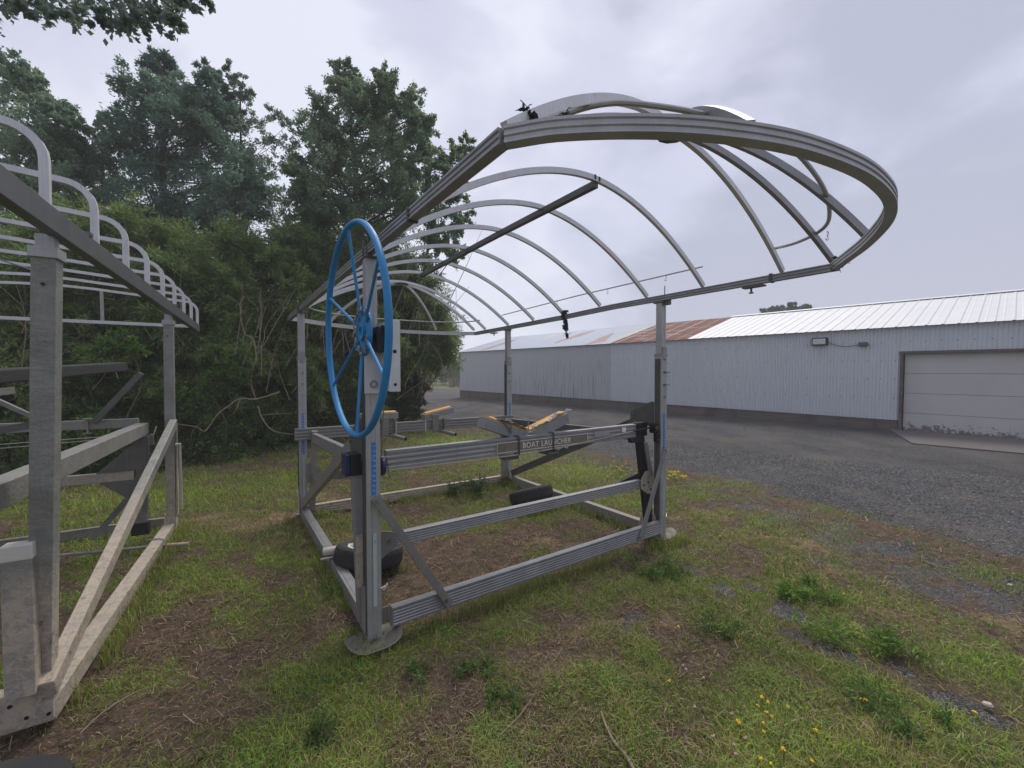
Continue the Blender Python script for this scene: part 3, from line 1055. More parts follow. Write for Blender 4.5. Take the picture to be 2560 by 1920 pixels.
# --- angle iron struts at the front
def angle_iron(p0, p1, w, mat, out=(0, -1, 0)):
    p0, p1 = Vector(p0), Vector(p1)
    t = (p1 - p0).normalized()
    o = Vector(out)
    s_ = t.cross(o).normalized()
    mb = MB()
    mb.prism([p0 - s_ * w / 2, p0 + s_ * w / 2, p1 + s_ * w / 2, p1 - s_ * w / 2], o * 0.005)
    q = o * -0.0
    e0, e1_ = p0 + s_ * w / 2, p1 + s_ * w / 2
    mb.prism([e0, e1_, e1_ + o * w * 0.7, e0 + o * w * 0.7], s_ * 0.005)
    return part(mb, 'strut', mat, 0.001)


angle_iron((0.008, -0.048, 0.875), (0.485, -0.062, 0.085), 0.048, 'aluminium_base')
part(MB().disc((0.012, -0.054, 0.845), 0.013, 0.012, (0, 1, 0), 6).disc((0.455, -0.066, 0.125), 0.012, 0.012, (0, 1, 0), 6), 'bolt', 'bolt_steel')
part(MB().prism([(2.76, -0.050, 0.905), (2.80, -0.050, 0.86), (2.43, -0.066, 0.10), (2.355, -0.066, 0.085)], (0, 0.006, 0)), 'strut', 'aluminium', 0.001)
part(MB().disc((2.385, -0.072, 0.115), 0.011, 0.01, (0, 1, 0), 6).disc((2.775, -0.056, 0.87), 0.011, 0.01, (0, 1, 0), 6), 'bolt', 'bolt_steel')

# --- long diagonal braces on the two sides
part(MB().beam((-0.015, LL - 0.10, 0.17), (-0.015, 0.06, 1.27), 0.045, 0.085), 'brace', 'aluminium_base', 0.002)
part(MB().beam((LW + .0, LL - 0.12, 0.15), (LW + .0, 0.06, 1.22), 0.045, 0.085, groove=2), 'brace', 'aluminium_dark', 0.002)
g = part(MB().prism([(LW - .03, 0.02, 1.10), (LW - .03, 0.02, 1.33), (LW - .03, 0.08, 1.335), (LW - .03, 0.34, 1.22), (LW - .03, 0.34, 1.12), (LW - .03, 0.22, 1.08)], (0.006, 0, 0)), 'gusset', 'aluminium_dark', 0.001)
b = MB()
for yy, zz in ((0.07, 1.30), (0.17, 1.265), (0.29, 1.20), (0.06, 1.13), (0.27, 1.12)):
    b.disc((LW - .04, yy, zz), 0.011, 0.014, (1, 0, 0), 6)
part(b, 'bolt', 'bolt_steel', 0, g)
g = part(MB().prism([(-.045, 0.02, 1.08), (-.045, 0.02, 1.34), (-.045, 0.10, 1.34), (-.045, 0.36, 1.18), (-.045, 0.26, 1.08)], (0.006, 0, 0)), 'gusset', 'aluminium_dark', 0.001)
b = MB()
for yy, zz in ((0.09, 1.30), (0.16, 1.25), (0.23, 1.21), (0.29, 1.17)):
    b.disc((-.052, yy, zz), 0.011, 0.014, (1, 0, 0), 6)
part(b, 'bolt', 'bolt_steel', 0, g)

# --- lifting rack
RF = part(MB().beam((0.12, 0.12, 1.057), (2.66, 0.12, 1.062), 0.05, 0.125, groove=3), 'rack_beam', 'aluminium', 0.002)
part(MB().beam((-0.085, LL - .06, 0.945), (LW + 0.05, LL - .06, 0.935), 0.05, 0.13, groove=3), 'rack_beam', 'aluminium_base', 0.002)
part(MB().beam((0.10, 0.15, 0.99), (0.10, LL - .09, 0.905), 0.05, 0.10), 'rack_beam', 'aluminium', 0.002)
part(MB().beam((2.66, 0.15, 0.99), (2.66, LL - .09, 0.92), 0.05, 0.09), 'rack_beam', 'aluminium_dark', 0.002)
# rope along the front rack beam
rp = [(0.10, 0.085, 1.03), (0.13, 0.085, 1.000), (0.35, 0.088, 0.992), (0.9, 0.088, 0.984), (1.25, 0.088, 0.985), (1.6, 0.088, 1.0), (1.80, 0.088, 1.012), (2.2, 0.088, 1.04), (2.6, 0.08, 1.075)]
part(MB().tube(smooth_path(rp, 60), 0.005, 6).tube([(1.60, .085, 1.003), (1.62, .072, .990), (1.65, .085, 1.0), (1.62, .1, 1.015), (1.6, .08, 1.0)], 0.007, 6), 'rope', 'cream_rope', smooth=True)
# plate with raised letters
pl = part(MB().box((1.413, 0.0915, 1.050), (0.93, 0.002, 0.072)), 'name_plate', 'plate_tan')
fr = MB()
for z in (1.0135, 1.0865):
    fr.box((1.413, 0.090, z), (0.934, 0.003, 0.0035))
for x in (0.9475, 1.8785):
    fr.box((x, 0.090, 1.050), (0.0035, 0.003, 0.073))
part(fr, 'plate_border', 'letter_white', 0, pl)
fc = bpy.data.curves.new('lettering', 'FONT')
fc.body = 'BOAT LAUNCHER'
fc.size = 0.062
fc.extrude = 0.001
fc.space_character = 1.12
tmp = bpy.data.objects.new('tmp', fc)
COL.objects.link(tmp)
bpy.context.view_layer.update()
me = bpy.data.meshes.new_from_object(tmp.evaluated_get(bpy.context.evaluated_depsgraph_get()))
bpy.data.objects.remove(tmp)
xs = [v.co.x for v in me.vertices]
kx = 0.50 / (max(xs) - min(xs))
wr = random.Random(4)
for v in me.vertices:
    v.co = Vector((1.185 + (v.co.x - min(xs)) * kx, 0.0895 - v.co.z, 1.0285 + v.co.y))
me.materials.append(MATS['letter_white'])
lo = bpy.data.objects.new('lettering', me)
COL.objects.link(lo)
lo.parent = pl
for x in (1.145, 1.49):
    part(MB().tube([(x - .05, 0.155, 1.127), (x - .005, 0.085, 1.127), (x, 0.084, 1.12), (x, 0.084, 0.985), (x, 0.15, 0.985)], 0.0075, 6), 'u_bolt', 'aluminium_dark', smooth=True)
part(MB().box((1.10, 0.16, 0.96), (0.13, 0.09, 0.03)).box((1.49, 0.16, 0.965), (0.13, 0.09, 0.03)).tube([(1.44, 0.1, 0.955), (1.54, 0.1, 0.955)], 0.018, 8), 'clamp_base', 'aluminium_dark', 0.002)
part(MB().box((2.06, 0.093, 1.073), (0.19, 0.003, 0.05)), 'data_plate', 'aluminium_post')
part(MB().box((2.35, 0.093, 1.083), (0.055, 0.003, 0.045)), 'sticker', 'letter_white')

# --- link between the swing arms, the arms and their gussets
part(MB().beam((0.145, 0.10, 0.545), (2.58, 0.10, 0.545), 0.05, 0.078, groove=4), 'link_beam', 'aluminium', 0.002)
part(MB().beam((-0.055, 0.12, 1.02), (-0.030, 0.09, 0.09), 0.07, 0.06, (0, 1, 0)), 'swing_arm', 'aluminium', 0.003)
part(MB().beam((0.105, LL - .13, 0.98), (0.08, LL - .06, 0.09), 0.06, 0.06, (0, 1, 0)), 'swing_arm', 'aluminium_base', 0.003)
part(MB().beam((2.62, 0.135, 1.0), (2.695, 0.07, 0.10), 0.085, 0.055, (0, 1, 0)), 'swing_arm', 'black_iron', 0.003)
part(MB().beam((2.665, 0.10, 0.94), (2.70, 0.055, 0.62), 0.045, 0.02, (0, 1, 0)), 'arm_cover', 'aluminium', 0.002)
part(MB().beam((2.66, LL - .10, 0.92), (2.665, LL - .07, 0.10), 0.10, 0.06, (0, 1, 0)), 'swing_arm', 'aluminium_base', 0.003)
part(MB().beam((0.10, LL - .15, 0.47), (0.10, 0.35, 0.94), 0.04, 0.07), 'link_arm', 'aluminium_base', 0.002)
g = part(MB().prism([(0.05, .068, .63), (0.15, .068, .605), (0.175, .068, .60), (0.175, .068, .51), (0.06, .068, .44)], (0, 0.006, 0)), 'gusset', 'aluminium_base', 0.001)
part(MB().disc((0.125, .060, .55), 0.012, .014, (0, 1, 0), 6), 'bolt', 'bolt_steel', 0, g)
g = part(MB().prism([(2.56, .066, .585), (2.63, .066, .665), (2.74, .066, .66), (2.775, .066, .57), (2.735, .066, .43), (2.66, .066, .44), (2.565, .066, .50)], (0, 0.006, 0)), 'gusset', 'scaled_metal', 0.001)
b = MB()
for xx, zz in ((2.60, .535), (2.665, .555), (2.71, .63), (2.70, .48)):
    b.disc((xx, .058, zz), 0.011, .014, (0, 1, 0), 6)
part(b, 'bolt', 'bolt_steel', 0, g)
part(MB().prism([(0.03, LL - .10, .62), (0.17, LL - .10, .56), (0.17, LL - .10, .50), (0.03, LL - .10, .40)], (0, 0.006, 0)), 'gusset', 'aluminium_base', 0.001)
part(MB().beam((2.47, .28, .50), (2.62, .12, .62), .03, .05), 'link_arm', 'black_iron')
part(MB().box((-0.062, 0.04, 0.48), (0.045, 0.004, 0.32)), 'side_plate', 'scaled_metal', 0.001)
# pulley blocks at the top of the arms
part(MB().box((-0.070, 0.11, 1.06), (0.075, 0.12, 0.13)).disc((-.03, .03, 1.04), .012, .02, (0, 1, 0), 6), 'pulley_block', 'black_iron', 0.006)
part(MB().box((-0.122, 0.11, 1.06), (0.028, 0.11, 0.13)), 'pulley_cheek', 'navy_plastic', 0.006)
part(MB().disc((0.072, 0.05, 1.04), 0.062, 0.022, (1, 0.1, 0), 20), 'pulley', 'navy_plastic', 0.003)
part(MB().box((2.70, 0.02, 1.08), (0.07, 0.07, 0.09)).box((2.71, 0.0, 0.995), (0.045, 0.05, 0.09)), 'pulley_block', 'black_iron', 0.008)
part(MB().disc((2.69, -0.018, 1.09), 0.02, 0.012, (0, 1, 0), 12).disc((2.71, -0.028, 0.97), 0.012, 0.01, (0, 1, 0), 12), 'pulley_pin', 'aluminium_dark')
part(MB().box((2.60, 0.12, 1.07), (0.14, 0.08, 0.13)).box((2.50, 0.09, 0.975), (0.14, 0.05, 0.04)).tube([(2.45, .09, 1.06), (2.6, .06, 1.075), (2.68, .04, 1.09)], .009, 6), 'roller_bracket', 'black_iron', 0.003)
part(MB().box((2.655, .085, 1.125), (.014, .04, .03)), 'end_tab', 'navy_plastic')

# --- V bunks
def bunk(p0, p1, h=0.085, w=0.11, back=False):
    p0, p1 = Vector(p0), Vector(p1)
    bm_ = part(MB().beam(p0, p1, w, h, groove=0), 'bunk', 'aluminium', 0.002)
    t = (p1 - p0).normalized()
    n = Vector((-t.z, 0, t.x))
    o = n * (h / 2 + 0.009)
    pr = [(-.043, -.009), (.043, -.009), (.043, .001), (.03, .010), (-.03, .010), (-.043, .001)]
    part(MB().sweep([p0 + o + t * 0.03, p0 + o + t * 0.18, p1 + o - t * 0.02], pr), 'pad', 'yellow_pad', 0, bm_, True)
    return bm_, t, n


def rag_strip(pts, w, mat, parent, name='torn_cover'):
    """ragged strip of cloth following the points"""
    mb = MB()
    rr = random.Random(len(pts) * 7 + int(w * 999))
    P = smooth_path(pts, 26)
    vs, fs = [], []
    for i, p in enumerate(P):
        ww = w * rr.uniform(0.45, 1.1)
        a = rr.uniform(-.006, .006)
        for k in range(4):
            f = k / 3 - .5
            vs.append(p + Vector((rr.uniform(-.004, .004), f * ww, a + rr.uniform(-.004, .004))))
    for i in range(len(P) - 1):
        for k in range(3):
            fs.append((i * 4 + k, i * 4 + k + 1, i * 4 + k + 5, i * 4 + k + 4))
    o = mb.add(vs, fs).build(name, mat, parent)
    o.modifiers.new('t', 'SOLIDIFY').thickness = 0.002
    return o


b1, t1, n1_ = bunk((0.86, 0.17, 1.245), (1.29, 0.17, 1.09))
b2, t2, n2_ = bunk((1.27, 0.17, 1.10), (1.68, 0.17, 1.235))
rag_strip([(0.97, .14, 1.272), (1.03, .12, 1.25), (1.12, .13, 1.225), (1.2, .12, 1.19), (1.26, .14, 1.165)], 0.06, 'grey_fabric', b1)
rag_strip([(1.28, .16, 1.165), (1.35, .14, 1.19), (1.46, .13, 1.222), (1.55, .14, 1.262), (1.66, .15, 1.285), (1.72, .15, 1.30)], 0.07, 'grey_fabric', b2)
rag_strip([(1.02, .115, 1.24), (1.06, .108, 1.20), (1.09, .108, 1.15)], 0.03, 'grey_fabric', b1)
for xx in (1.06, 1.22):
    part(MB().tube([(xx, .115, 1.135), (xx + .03, .108, 1.16), (xx + .035, .112, 1.245), (xx + .035, .2, 1.25)], .006, 6), 'strap', 'grey_fabric')
bk1, _, _ = bunk((0.62, LL - .02, 1.095), (1.07, LL - .02, 1.095), 0.075, 0.14)
bk2, _, _ = bunk((1.42, LL - .02, 1.045), (1.83, LL - .02, 1.125), 0.075, 0.14)
for xx, yy, zt in ((1.10, .16, 1.14), (1.49, .16, 1.17)):
    part(MB().box((xx, yy + .05, (1.0 + zt) / 2), (.07, .05, zt - 1.0)), 'bunk_stand', 'aluminium', 0.002)
for xx in (0.90, 1.56):
    part(MB().box((xx, LL - .105, 0.97), (0.085, 0.03, 0.22)).box((xx + .12, LL - .10, 0.955), (0.01, 0.05, 0.15)).tube([(xx + .05, LL - .11, .93), (xx + .1, LL - .11, .93), (xx + .1, LL - .11, .86), (xx - .05, LL - .11, .85)], .006, 6), 'bunk_stand', 'aluminium_base', 0.002)
    part(MB().tube([(xx + .05, LL + .1, 0.865), (xx + .16, LL - .36, 0.835)], .024, 12), 'pipe', 'aluminium_base', 0, None, True)
    part(MB().disc((xx + .162, LL - .366, 0.8345), .017, .004, (0.11, -.46, -.03), 12), 'pipe_bore', 'black_iron')
part(MB().box((1.04, LL - .088, 0.945), (0.012, 0.01, 0.15)).box((1.43, LL - .088, 0.945), (0.012, 0.01, 0.15)), 'splice_plate', 'aluminium_light')

# --- canopy: two rails, bowed ends, hoops, hips
def zr(y):      # rise of the right hand rail towards the back
    return float(np.interp(y, [-1.5, 0.8, 1.4, 2.6, 3.6], [0.0, -0.008, -0.030, -0.045, -0.052]))


def railprof():
    return grooved(0.044, 0.053, 2, 0.005)


zc = 2.333
part(MB().sweep([(0, -1.447, zc), (0, 3.62, zc)], railprof()), 'canopy_rail', 'aluminium', 0.0015)
part(MB().sweep([(2.745, y, zc + zr(y)) for y in (-1.43, -.5, .6, 1.4, 2.2, 3.0, 3.60)], railprof()), 'canopy_rail', 'aluminium', 0.0015)
bow = [(0.005, -1.45), (.11, -1.575), (.29, -1.715), (.50, -1.835), (.77, -1.938), (1.08, -1.995), (1.34, -2.004), (1.60, -1.975), (1.88, -1.89), (2.225, -1.72), (2.50, -1.55), (2.735, -1.40)]
part(MB().sweep([(p.x, p.y, zc) for p in smooth_path([(a, b, 0) for a, b in bow], 70)], railprof()), 'end_bow', 'aluminium_post', 0)
rb_ = [(2.74, 3.60), (2.45, 3.83), (2.1, 4.0), (1.7, 4.11), (1.37, 4.14), (1.0, 4.10), (.6, 3.97), (.3, 3.81), (0.0, 3.60)]
part(MB().sweep([(p.x, p.y, zc - .05 + .05 * (1 - p.x / 2.74)) for p in smooth_path([(a, b, 0) for a, b in rb_], 50)], railprof()), 'end_bow', 'aluminium_light', 0)
part(MB().box((0, -.68, zc), (0.052, 0.02, 0.066)), 'rail_splice', 'aluminium_dark')
part(MB().box((2.745, -1.0, zc), (0.052, 0.02, 0.066)), 'rail_splice', 'aluminium_dark')

AY = [-1.08, -.45, .14, .77, 1.38, 1.98, 2.59, 3.24]
APEAK = [2.965, 2.95, 2.945, 2.94, 2.925, 2.91, 2.905, 2.905]
for y, pk in zip(AY, APEAK):
    pts = []
    for k in range(41):
        t = k / 40
        zb = 2.368 * (1 - t) + (2.372 + zr(y)) * t
        pts.append((0.01 + 2.725 * t, y, zb + (pk - zb) * (1 - abs(2 * t - 1) ** 1.85)))
    part(MB().sweep(pts, rect(0.026, 0.036), (0, 0, 1)), 'canopy_hoop', 'aluminium_light', 0)


def rib(foot_, peak, p=1.85, mat='aluminium_light', name='hip_rib'):
    f, k = Vector(foot_), Vector(peak)
    pts = []
    for i in range(25):
        s_ = i / 24
        q = f.lerp(k, s_)
        q.z = f.z + (k.z - f.z) * (1 - (1 - s_) ** p)
        pts.append(q)
    return part(MB().sweep(pts, rect(0.026, 0.038)), name, mat, 0)


PK = (1.37, -1.10, 2.955)
rib((0.01, -1.44, 2.368), PK)
rib((2.73, -1.40, 2.368), PK, mat='aluminium')
rib((2.235, -1.72, 2.368), PK, mat='aluminium')
rib((0.62, -1.88, 2.36), PK, 1.45, mat='aluminium')
PB = (1.37, 3.26, 2.89)
rib((0.01, 3.60, 2.368), PB)
rib((2.73, 3.60, 2.34), PB)
rib((0.56, 3.95, 2.37), PB, mat='aluminium_post')
rib((2.2, 3.95, 2.345), PB, mat='aluminium_post')
for p in (PK, PB):
    part(MB().disc((p[0], p[1], p[2] - 0.012), 0.10, 0.008, (0, 0, 1), 12), 'peak_plate', 'aluminium_dark', 0.001)
part(MB().sweep([(1.42, -0.45, 2.915), (1.41, .77, 2.905), (1.39, 2.59, 2.87)], rect(0.042, 0.045)), 'ridge_bar', 'aluminium_dark', 0.001)
part(MB().box((1.40, -.45, 2.955), (.014, .032, .03)).box((1.44, -.45, 2.95), (.014, .032, .03)), 'ridge_clip', 'black_iron')


def hoop_tube(pts, r=0.0115, name='cover_hoop'):
    return part(MB().tube(smooth_path(pts, 60), r, 8), name, 'aluminium_post', 0, None, True)


hoop_tube([(.22, -1.02, 2.60), (.30, -1.10, 2.63), (.41, -1.22, 2.65), (.51, -1.36, 2.66), (.64, -1.46, 2.655), (.95, -1.58, 2.65), (1.37, -1.66, 2.64), (1.9, -1.62, 2.60), (2.3, -1.52, 2.56), (2.5, -1.41, 2.54), (2.63, -1.22, 2.53), (2.655, -1.03, 2.53)])
hoop_tube([(.13, 3.2, 2.47), (.17, 3.35, 2.47), (.35, 3.62, 2.46), (.8, 3.82, 2.45), (1.4, 3.88, 2.45), (2.0, 3.82, 2.45), (2.42, 3.62, 2.45), (2.58, 3.35, 2.45), (2.61, 3.2, 2.45)], 0.009)
part(MB().tube([(2.69, -.47, 2.525), (2.69, 1.1, 2.515), (2.685, 2.68, 2.475)], 0.0065, 6), 'side_rod', 'aluminium_post')
part(MB().box((2.745, -.87, 2.29), (0.06, 0.16, 0.012)).disc((2.745, -.85, 2.272), .008, .05, (0, 0, 1), 8).disc((2.745, -.85, 2.245), .018, .008, (0, 0, 1), 8), 'rail_foot', 'aluminium_dark')
part(MB().box((2.745, 3.0, 2.24), (0.06, 0.14, 0.012)).disc((2.745, 3.0, 2.222), .008, .04, (0, 0, 1), 8), 'rail_foot', 'aluminium_dark')
part(MB().box((2.765, -.07, 2.285), (0.05, 0.05, 0.05)).tube([(2.75, -.05, 2.30), (2.75, -.05, 2.44)], .005, 6), 'rail_knob', 'aluminium_dark', 0.002)

# --- winch: casing, channel plate, hub and the blue wheel
part(MB().box((0.008, -0.055, 1.655), (0.118, 0.012, 0.33)), 'winch_plate', 'aluminium_light', 0.002)
part(MB().disc((0.0, -0.063, 1.545), 0.024, 0.01, (0, 1, 0), 12, 0.012), 'washer', 'aluminium')
wb = part(MB().box((0.038, -0.09, 1.705), (0.006, 0.27, 0.39)).box((0.068, -0.228, 1.705), (0.064, 0.006, 0.40)).box((0.068, 0.045, 1.705), (0.064, 0.006, 0.39)), 'winch_casing', 'aluminium_light', 0.002)
part(MB().disc((0.068, -0.2315, 1.73), 0.011, 0.003, (0, 1, 0), 14).disc((0.07, -0.2315, 1.545), 0.009, 0.003, (0, 1, 0), 14), 'casing_hole', 'black_iron', 0, wb)
part(MB().box((0.01, -.10, 1.80), (.05, .16, .14)).tube([(-.08, -.10, 1.83), (.03, -.10, 1.83)], .022, 12).box((0.02, -.17, 1.85), (.02, .02, .06)), 'gearbox', 'black_iron', 0.005)
wh = bpy.data.objects.new('hand_wheel', None)
COL.objects.link(wh)
wh.parent = LIFT
wh.location = (-0.14, -0.158, 1.837)
wh.rotation_euler = (R(0), R(-0.9), R(1.3))
rim = []
for k in range(96):
    th = 2 * math.pi * k / 96
    rim.append((0, 0.568 * math.cos(th), 0.568 * math.sin(th)))
oval = [(0.0145 * math.cos(2 * math.pi * k / 12), 0.0185 * math.sin(2 * math.pi * k / 12)) for k in range(12)]
MB().sweep(rim, oval, (1, 0, 0), True).build('rim', 'blue_paint', wh, 0, True)
for k in range(6):
    th = R(27 + 60 * k)
    c, s_ = math.cos(th), math.sin(th)
    MB().tube([(0.055, 0.09 * c, 0.09 * s_), (0.04, 0.16 * c, 0.16 * s_), (0.0, 0.555 * c, 0.555 * s_)], 0.0085, 8).build('spoke', 'blue_paint', wh, 0, True)
hp = MB().disc((0.062, 0, 0), 0.135, 0.010, (1, 0, 0), 28, 0.045).build('hub_plate', 'blue_paint', wh, 0.001)
MB().disc((0.055, 0, 0), 0.05, 0.03, (1, 0, 0), 16, 0.03).build('hub', 'blue_paint', wh, 0.001)
ch = MB()
rr = random.Random(3)
for k in range(26):
    th = 2 * math.pi * k / 26 + .1
    rad = 0.115 + rr.uniform(-.012, .012)
    if 8 < k < 14:
        continue
    c = Vector((0.045 + rr.uniform(-.008, .004), rad * math.cos(th), rad * math.sin(th)))
    t_ = Vector((0, -math.sin(th), math.cos(th)))
    o_ = Vector((1, 0, 0)) if k % 2 else Vector((0, math.cos(th), math.sin(th)))
    lk = [c + t_ * 0.017 * math.cos(a) + o_ * 0.009 * math.sin(a) for a in [2 * math.pi * j / 10 for j in range(10)]]
    ch.tube(lk, 0.0033, 6, True, t_.cross(o_))
ch.build('chain', 'chain_steel', wh, 0, True)
MB().box((0.05, -.03, -.11), (.012, .05, .02)).box((0.05, .05, -.10), (.012, .03, .035)).build('latch', 'chain_steel', wh, 0.002)
part(MB().tube([(0.075, -.02, 1.52), (0.076, .02, 1.3), (0.075, .05, 1.05)], 0.0045, 6), 'cable', 'chain_steel')
part(MB().tube([(0.06, .01, 1.10), (0.10, .03, 1.09), (.115, .05, 1.03), (.12, .06, .98), (.14, .07, .95)], 0.004, 6), 'cable_loop', 'chain_steel')

# --- transport wheels lying on the base, one tyre front left, one back right
def tyre(parent, loc, nrm, rad=0.265, wid=0.155, name='tyre'):
    mb = MB()
    prof = [(.155, -.40), (.19, -.46), (.235, -.50), (.258, -.42), (.265, -.30), (.265, .30), (.258, .42), (.235, .50), (.19, .46), (.155, .40)]
    n = 48
    vs, fs = [], []
    P = [(r_ / .265 * rad, z * wid) for r_, z in prof]
    for i in range(n):
        th = 2 * math.pi * i / n
        for k, (r_, z) in enumerate(P):
            rr_ = r_ - (0.006 if (i % 2 and k in (3, 4, 5, 6)) else 0)
            vs.append((rr_ * math.cos(th), rr_ * math.sin(th), z))
    m_ = len(P)
    for i in range(n):
        for k in range(m_):
            fs.append((i * m_ + k, ((i + 1) % n) * m_ + k, ((i + 1) % n) * m_ + (k + 1) % m_, i * m_ + (k + 1) % m_))
    # circumferential tread grooves
    for z in (-.16, 0.0, .16):
        mb.disc((0, 0, z * wid), rad + .0035, .022 * wid * 8, (0, 0, 1), 40, rad - .01)
    mb.add(vs, fs)
    w = bpy.data.objects.new('transport_wheel', None)
    COL.objects.link(w)
    w.parent = parent
    w.location = loc
    w.rotation_euler = Vector(nrm).to_track_quat('Z', 'Y').to_euler()
    mb.build('tyre', 'tyre_rubber', w, 0, False)
    mb2 = MB().disc((0, 0, .01), rad * .6, .07, (0, 0, 1), 28, rad * .25).disc((0, 0, .0), rad * .3, .03, (0, 0, 1), 20)
    mb2.disc((0, 0, .062), rad * .66, .012, (0, 0, 1), 28, rad * .57)
    mb2.build('rim', 'white_cap', w, 0.002)
    return w


tyre(LIFT, (0.24, 0.93, 0.135), (.16, .14, .97))
tyre(LIFT, (2.33, 1.50, 0.15), (-.05, .33, .93))
part(MB().tube([(-0.075, 1.10, 0.165), (0.22, 1.0, 0.185)], 0.036, 16), 'axle_tube', 'pvc_pipe', 0, None, True)
part(MB().box((-0.03, 1.03, 0.138), (0.16, 0.035, 0.012)).tube([(-.06, 1.0, .14), (-.065, .99, .04), (-.03, .98, .03)], .006, 6), 'axle_clamp', 'aluminium_base')
part(MB().tube([(0.075, -.05, .335), (.03, -.06, .33), (.05, -.055, .31), (.07, -.06, .35)], .004, 6), 'hitch_pin', 'white_cap')
part(MB().tube([(LW - .05, -.05, .245), (LW + .02, -.06, .225), (LW + .075, -.02, .24), (LW + .06, .05, .26)], .004, 6), 'wire_tie', 'chain_steel')

# --- torn cloth and hooks hanging on the canopy
def LP(x, y, z):
    c, s_ = math.cos(0.6014), math.sin(0.6014)
    return Vector((-0.8422 + c * x - s_ * y, 2.5146 + s_ * x + c * y, z))


def rag(name, pts, w, label, seed, tails=0, wrap=None):
    """torn cloth: a ragged band with loose threads"""
    rr_ = random.Random(seed)
    mb = MB()
    P = smooth_path(pts, 30)
    vs, fs = [], []
    for i, p in enumerate(P):
        f = i / (len(P) - 1)
        ww = w * (1 - 0.6 * f) * rr_.uniform(0.6, 1.25)
        an = rr_.uniform(-.6, .6)
        d = Vector((math.cos(an), math.sin(an), 0))
        for k in range(5):
            g_ = k / 4 - .5
            vs.append(p + d * (g_ * ww) + Vector((rr_.uniform(-1, 1), rr_.uniform(-1, 1), rr_.uniform(-1, 1))) * w * .14)
    for i in range(len(P) - 1):
        for k in range(4):
            if rr_.random() < .93:
                fs.append((i * 5 + k, i * 5 + k + 1, i * 5 + k + 6, i * 5 + k + 5))
    mb.add(vs, fs)
    for _ in range(tails):
        p = P[rr_.randrange(len(P))]
        d = Vector((rr_.uniform(-1, 1), rr_.uniform(-1, 1), rr_.uniform(-1, 1))) * w * 0.55
        mb.tube([p, p + d * .5 + Vector((0, 0, .01)), p + d], 0.0018, 4)
    o = mb.build(name, 'black_fabric', None)
    o.modifiers.new('t', 'SOLIDIFY').thickness = 0.003
    return tag(o, label, 'torn cloth', 'scraps of black cover cloth on the canopy')


rag('cloth_scrap', [LP(2.74, 1.36, 2.38), LP(2.72, 1.35, 2.33), LP(2.71, 1.33, 2.27), LP(2.715, 1.31, 2.2), LP(2.71, 1.30, 2.13), LP(2.72, 1.28, 2.04)], 0.10,
    'long ragged black cloth strip hanging down from the right canopy rail', 5, 14)
rag('cloth_scrap', [LP(.09, -1.42, 2.47), LP(.11, -1.43, 2.45), LP(.14, -1.44, 2.43), LP(.18, -1.44, 2.44), LP(.23, -1.44, 2.47), LP(.26, -1.44, 2.50)], 0.045,
    'black torn cloth tied round the hip rib at the near front canopy corner', 9, 22)
rag('cloth_scrap', [LP(2.70, -1.43, 2.39), LP(2.72, -1.45, 2.36), LP(2.745, -1.44, 2.33), LP(2.70, -1.40, 2.31)], 0.06,
    'black cloth knotted round the far right corner of the end bow', 12, 10)
for k, (x, y, z) in enumerate([(2.69, -.10, 2.52), (2.69, .62, 2.515), (2.69, 1.45, 2.505), (2.53, -1.43, 2.522)]):
    a = LP(x, y, z)
    o = MB().tube([a + Vector((0, 0, .008)), a + Vector((.008, 0, -.005)), a + Vector((.002, 0, -.025)), a + Vector((.010, 0, -.045)), a + Vector((.0, 0, -.052)), a + Vector((-.010, 0, -.040))], 0.0028, 6).build('wire_hook', 'bolt_steel')
    tag(o, ['small wire hook on the side rod, nearest the front post', 'small wire hook midway along the side rod', 'small wire hook on the side rod nearest the back', 'small wire hook on the bent hoop inside the front end bow'][k], 'hook', 'wire hooks left on the canopy')

# ------------------------------------------------------------------ second lift at the left edge
L2A = math.atan2(0.511, 0.8596)
LIFT2 = empty('boat_lift', (-1.99, 1.80, 0), L2A,
              'boat lift at left edge with squarely bent canopy hoops and lime crusted lower beams', 'boat lift', 'boat lifts parked on the grass')


def part2(mb, name, mat, bevel=0.0, smooth=False, parent=None):
    return mb.build(name, mat, parent or LIFT2, bevel, smooth)


W2 = -2.75
for (xt, yt, xb, yb) in ((0, 0.05, -0.10, 0.20), (0, 2.84, -0.01, 2.86), (W2, 0.05, W2, .05), (W2, 2.84, W2, 2.86)):
    p = part2(MB().beam((xb, yb, 0.03), (xt, yt, 2.12), 0.078, 0.078, (0, 1, 0)), 'post', 'scaled_metal', 0.003)
    part2(MB().box((xt, yt, 2.125), (0.094, 0.094, 0.045)), 'post_collar', 'aluminium_post', 0.002, parent=p)
    part2(MB().box((xt, yt, 2.17), (0.058, 0.058, 0.07)), 'inner_tube', 'aluminium_post', 0.002, parent=p)
    part2(MB().disc((xt - .005, yt - .0375, 1.99), .007, .004, (0, 1, 0), 10), 'bolt_hole', 'black_iron', parent=p)
for x in (0.035, W2 - 0.035):
    part2(MB().beam((x, -1.35, 2.25), (x, 4.75, 2.25), 0.05, 0.10), 'canopy_rail', 'second_rail', 0.003)
    part2(MB().box((x, 0.37, 2.310), (0.058, 0.045, 0.02)).box((x, 2.9, 2.310), (0.058, 0.05, 0.02)), 'rail_clip', 'second_rail', 0.001)
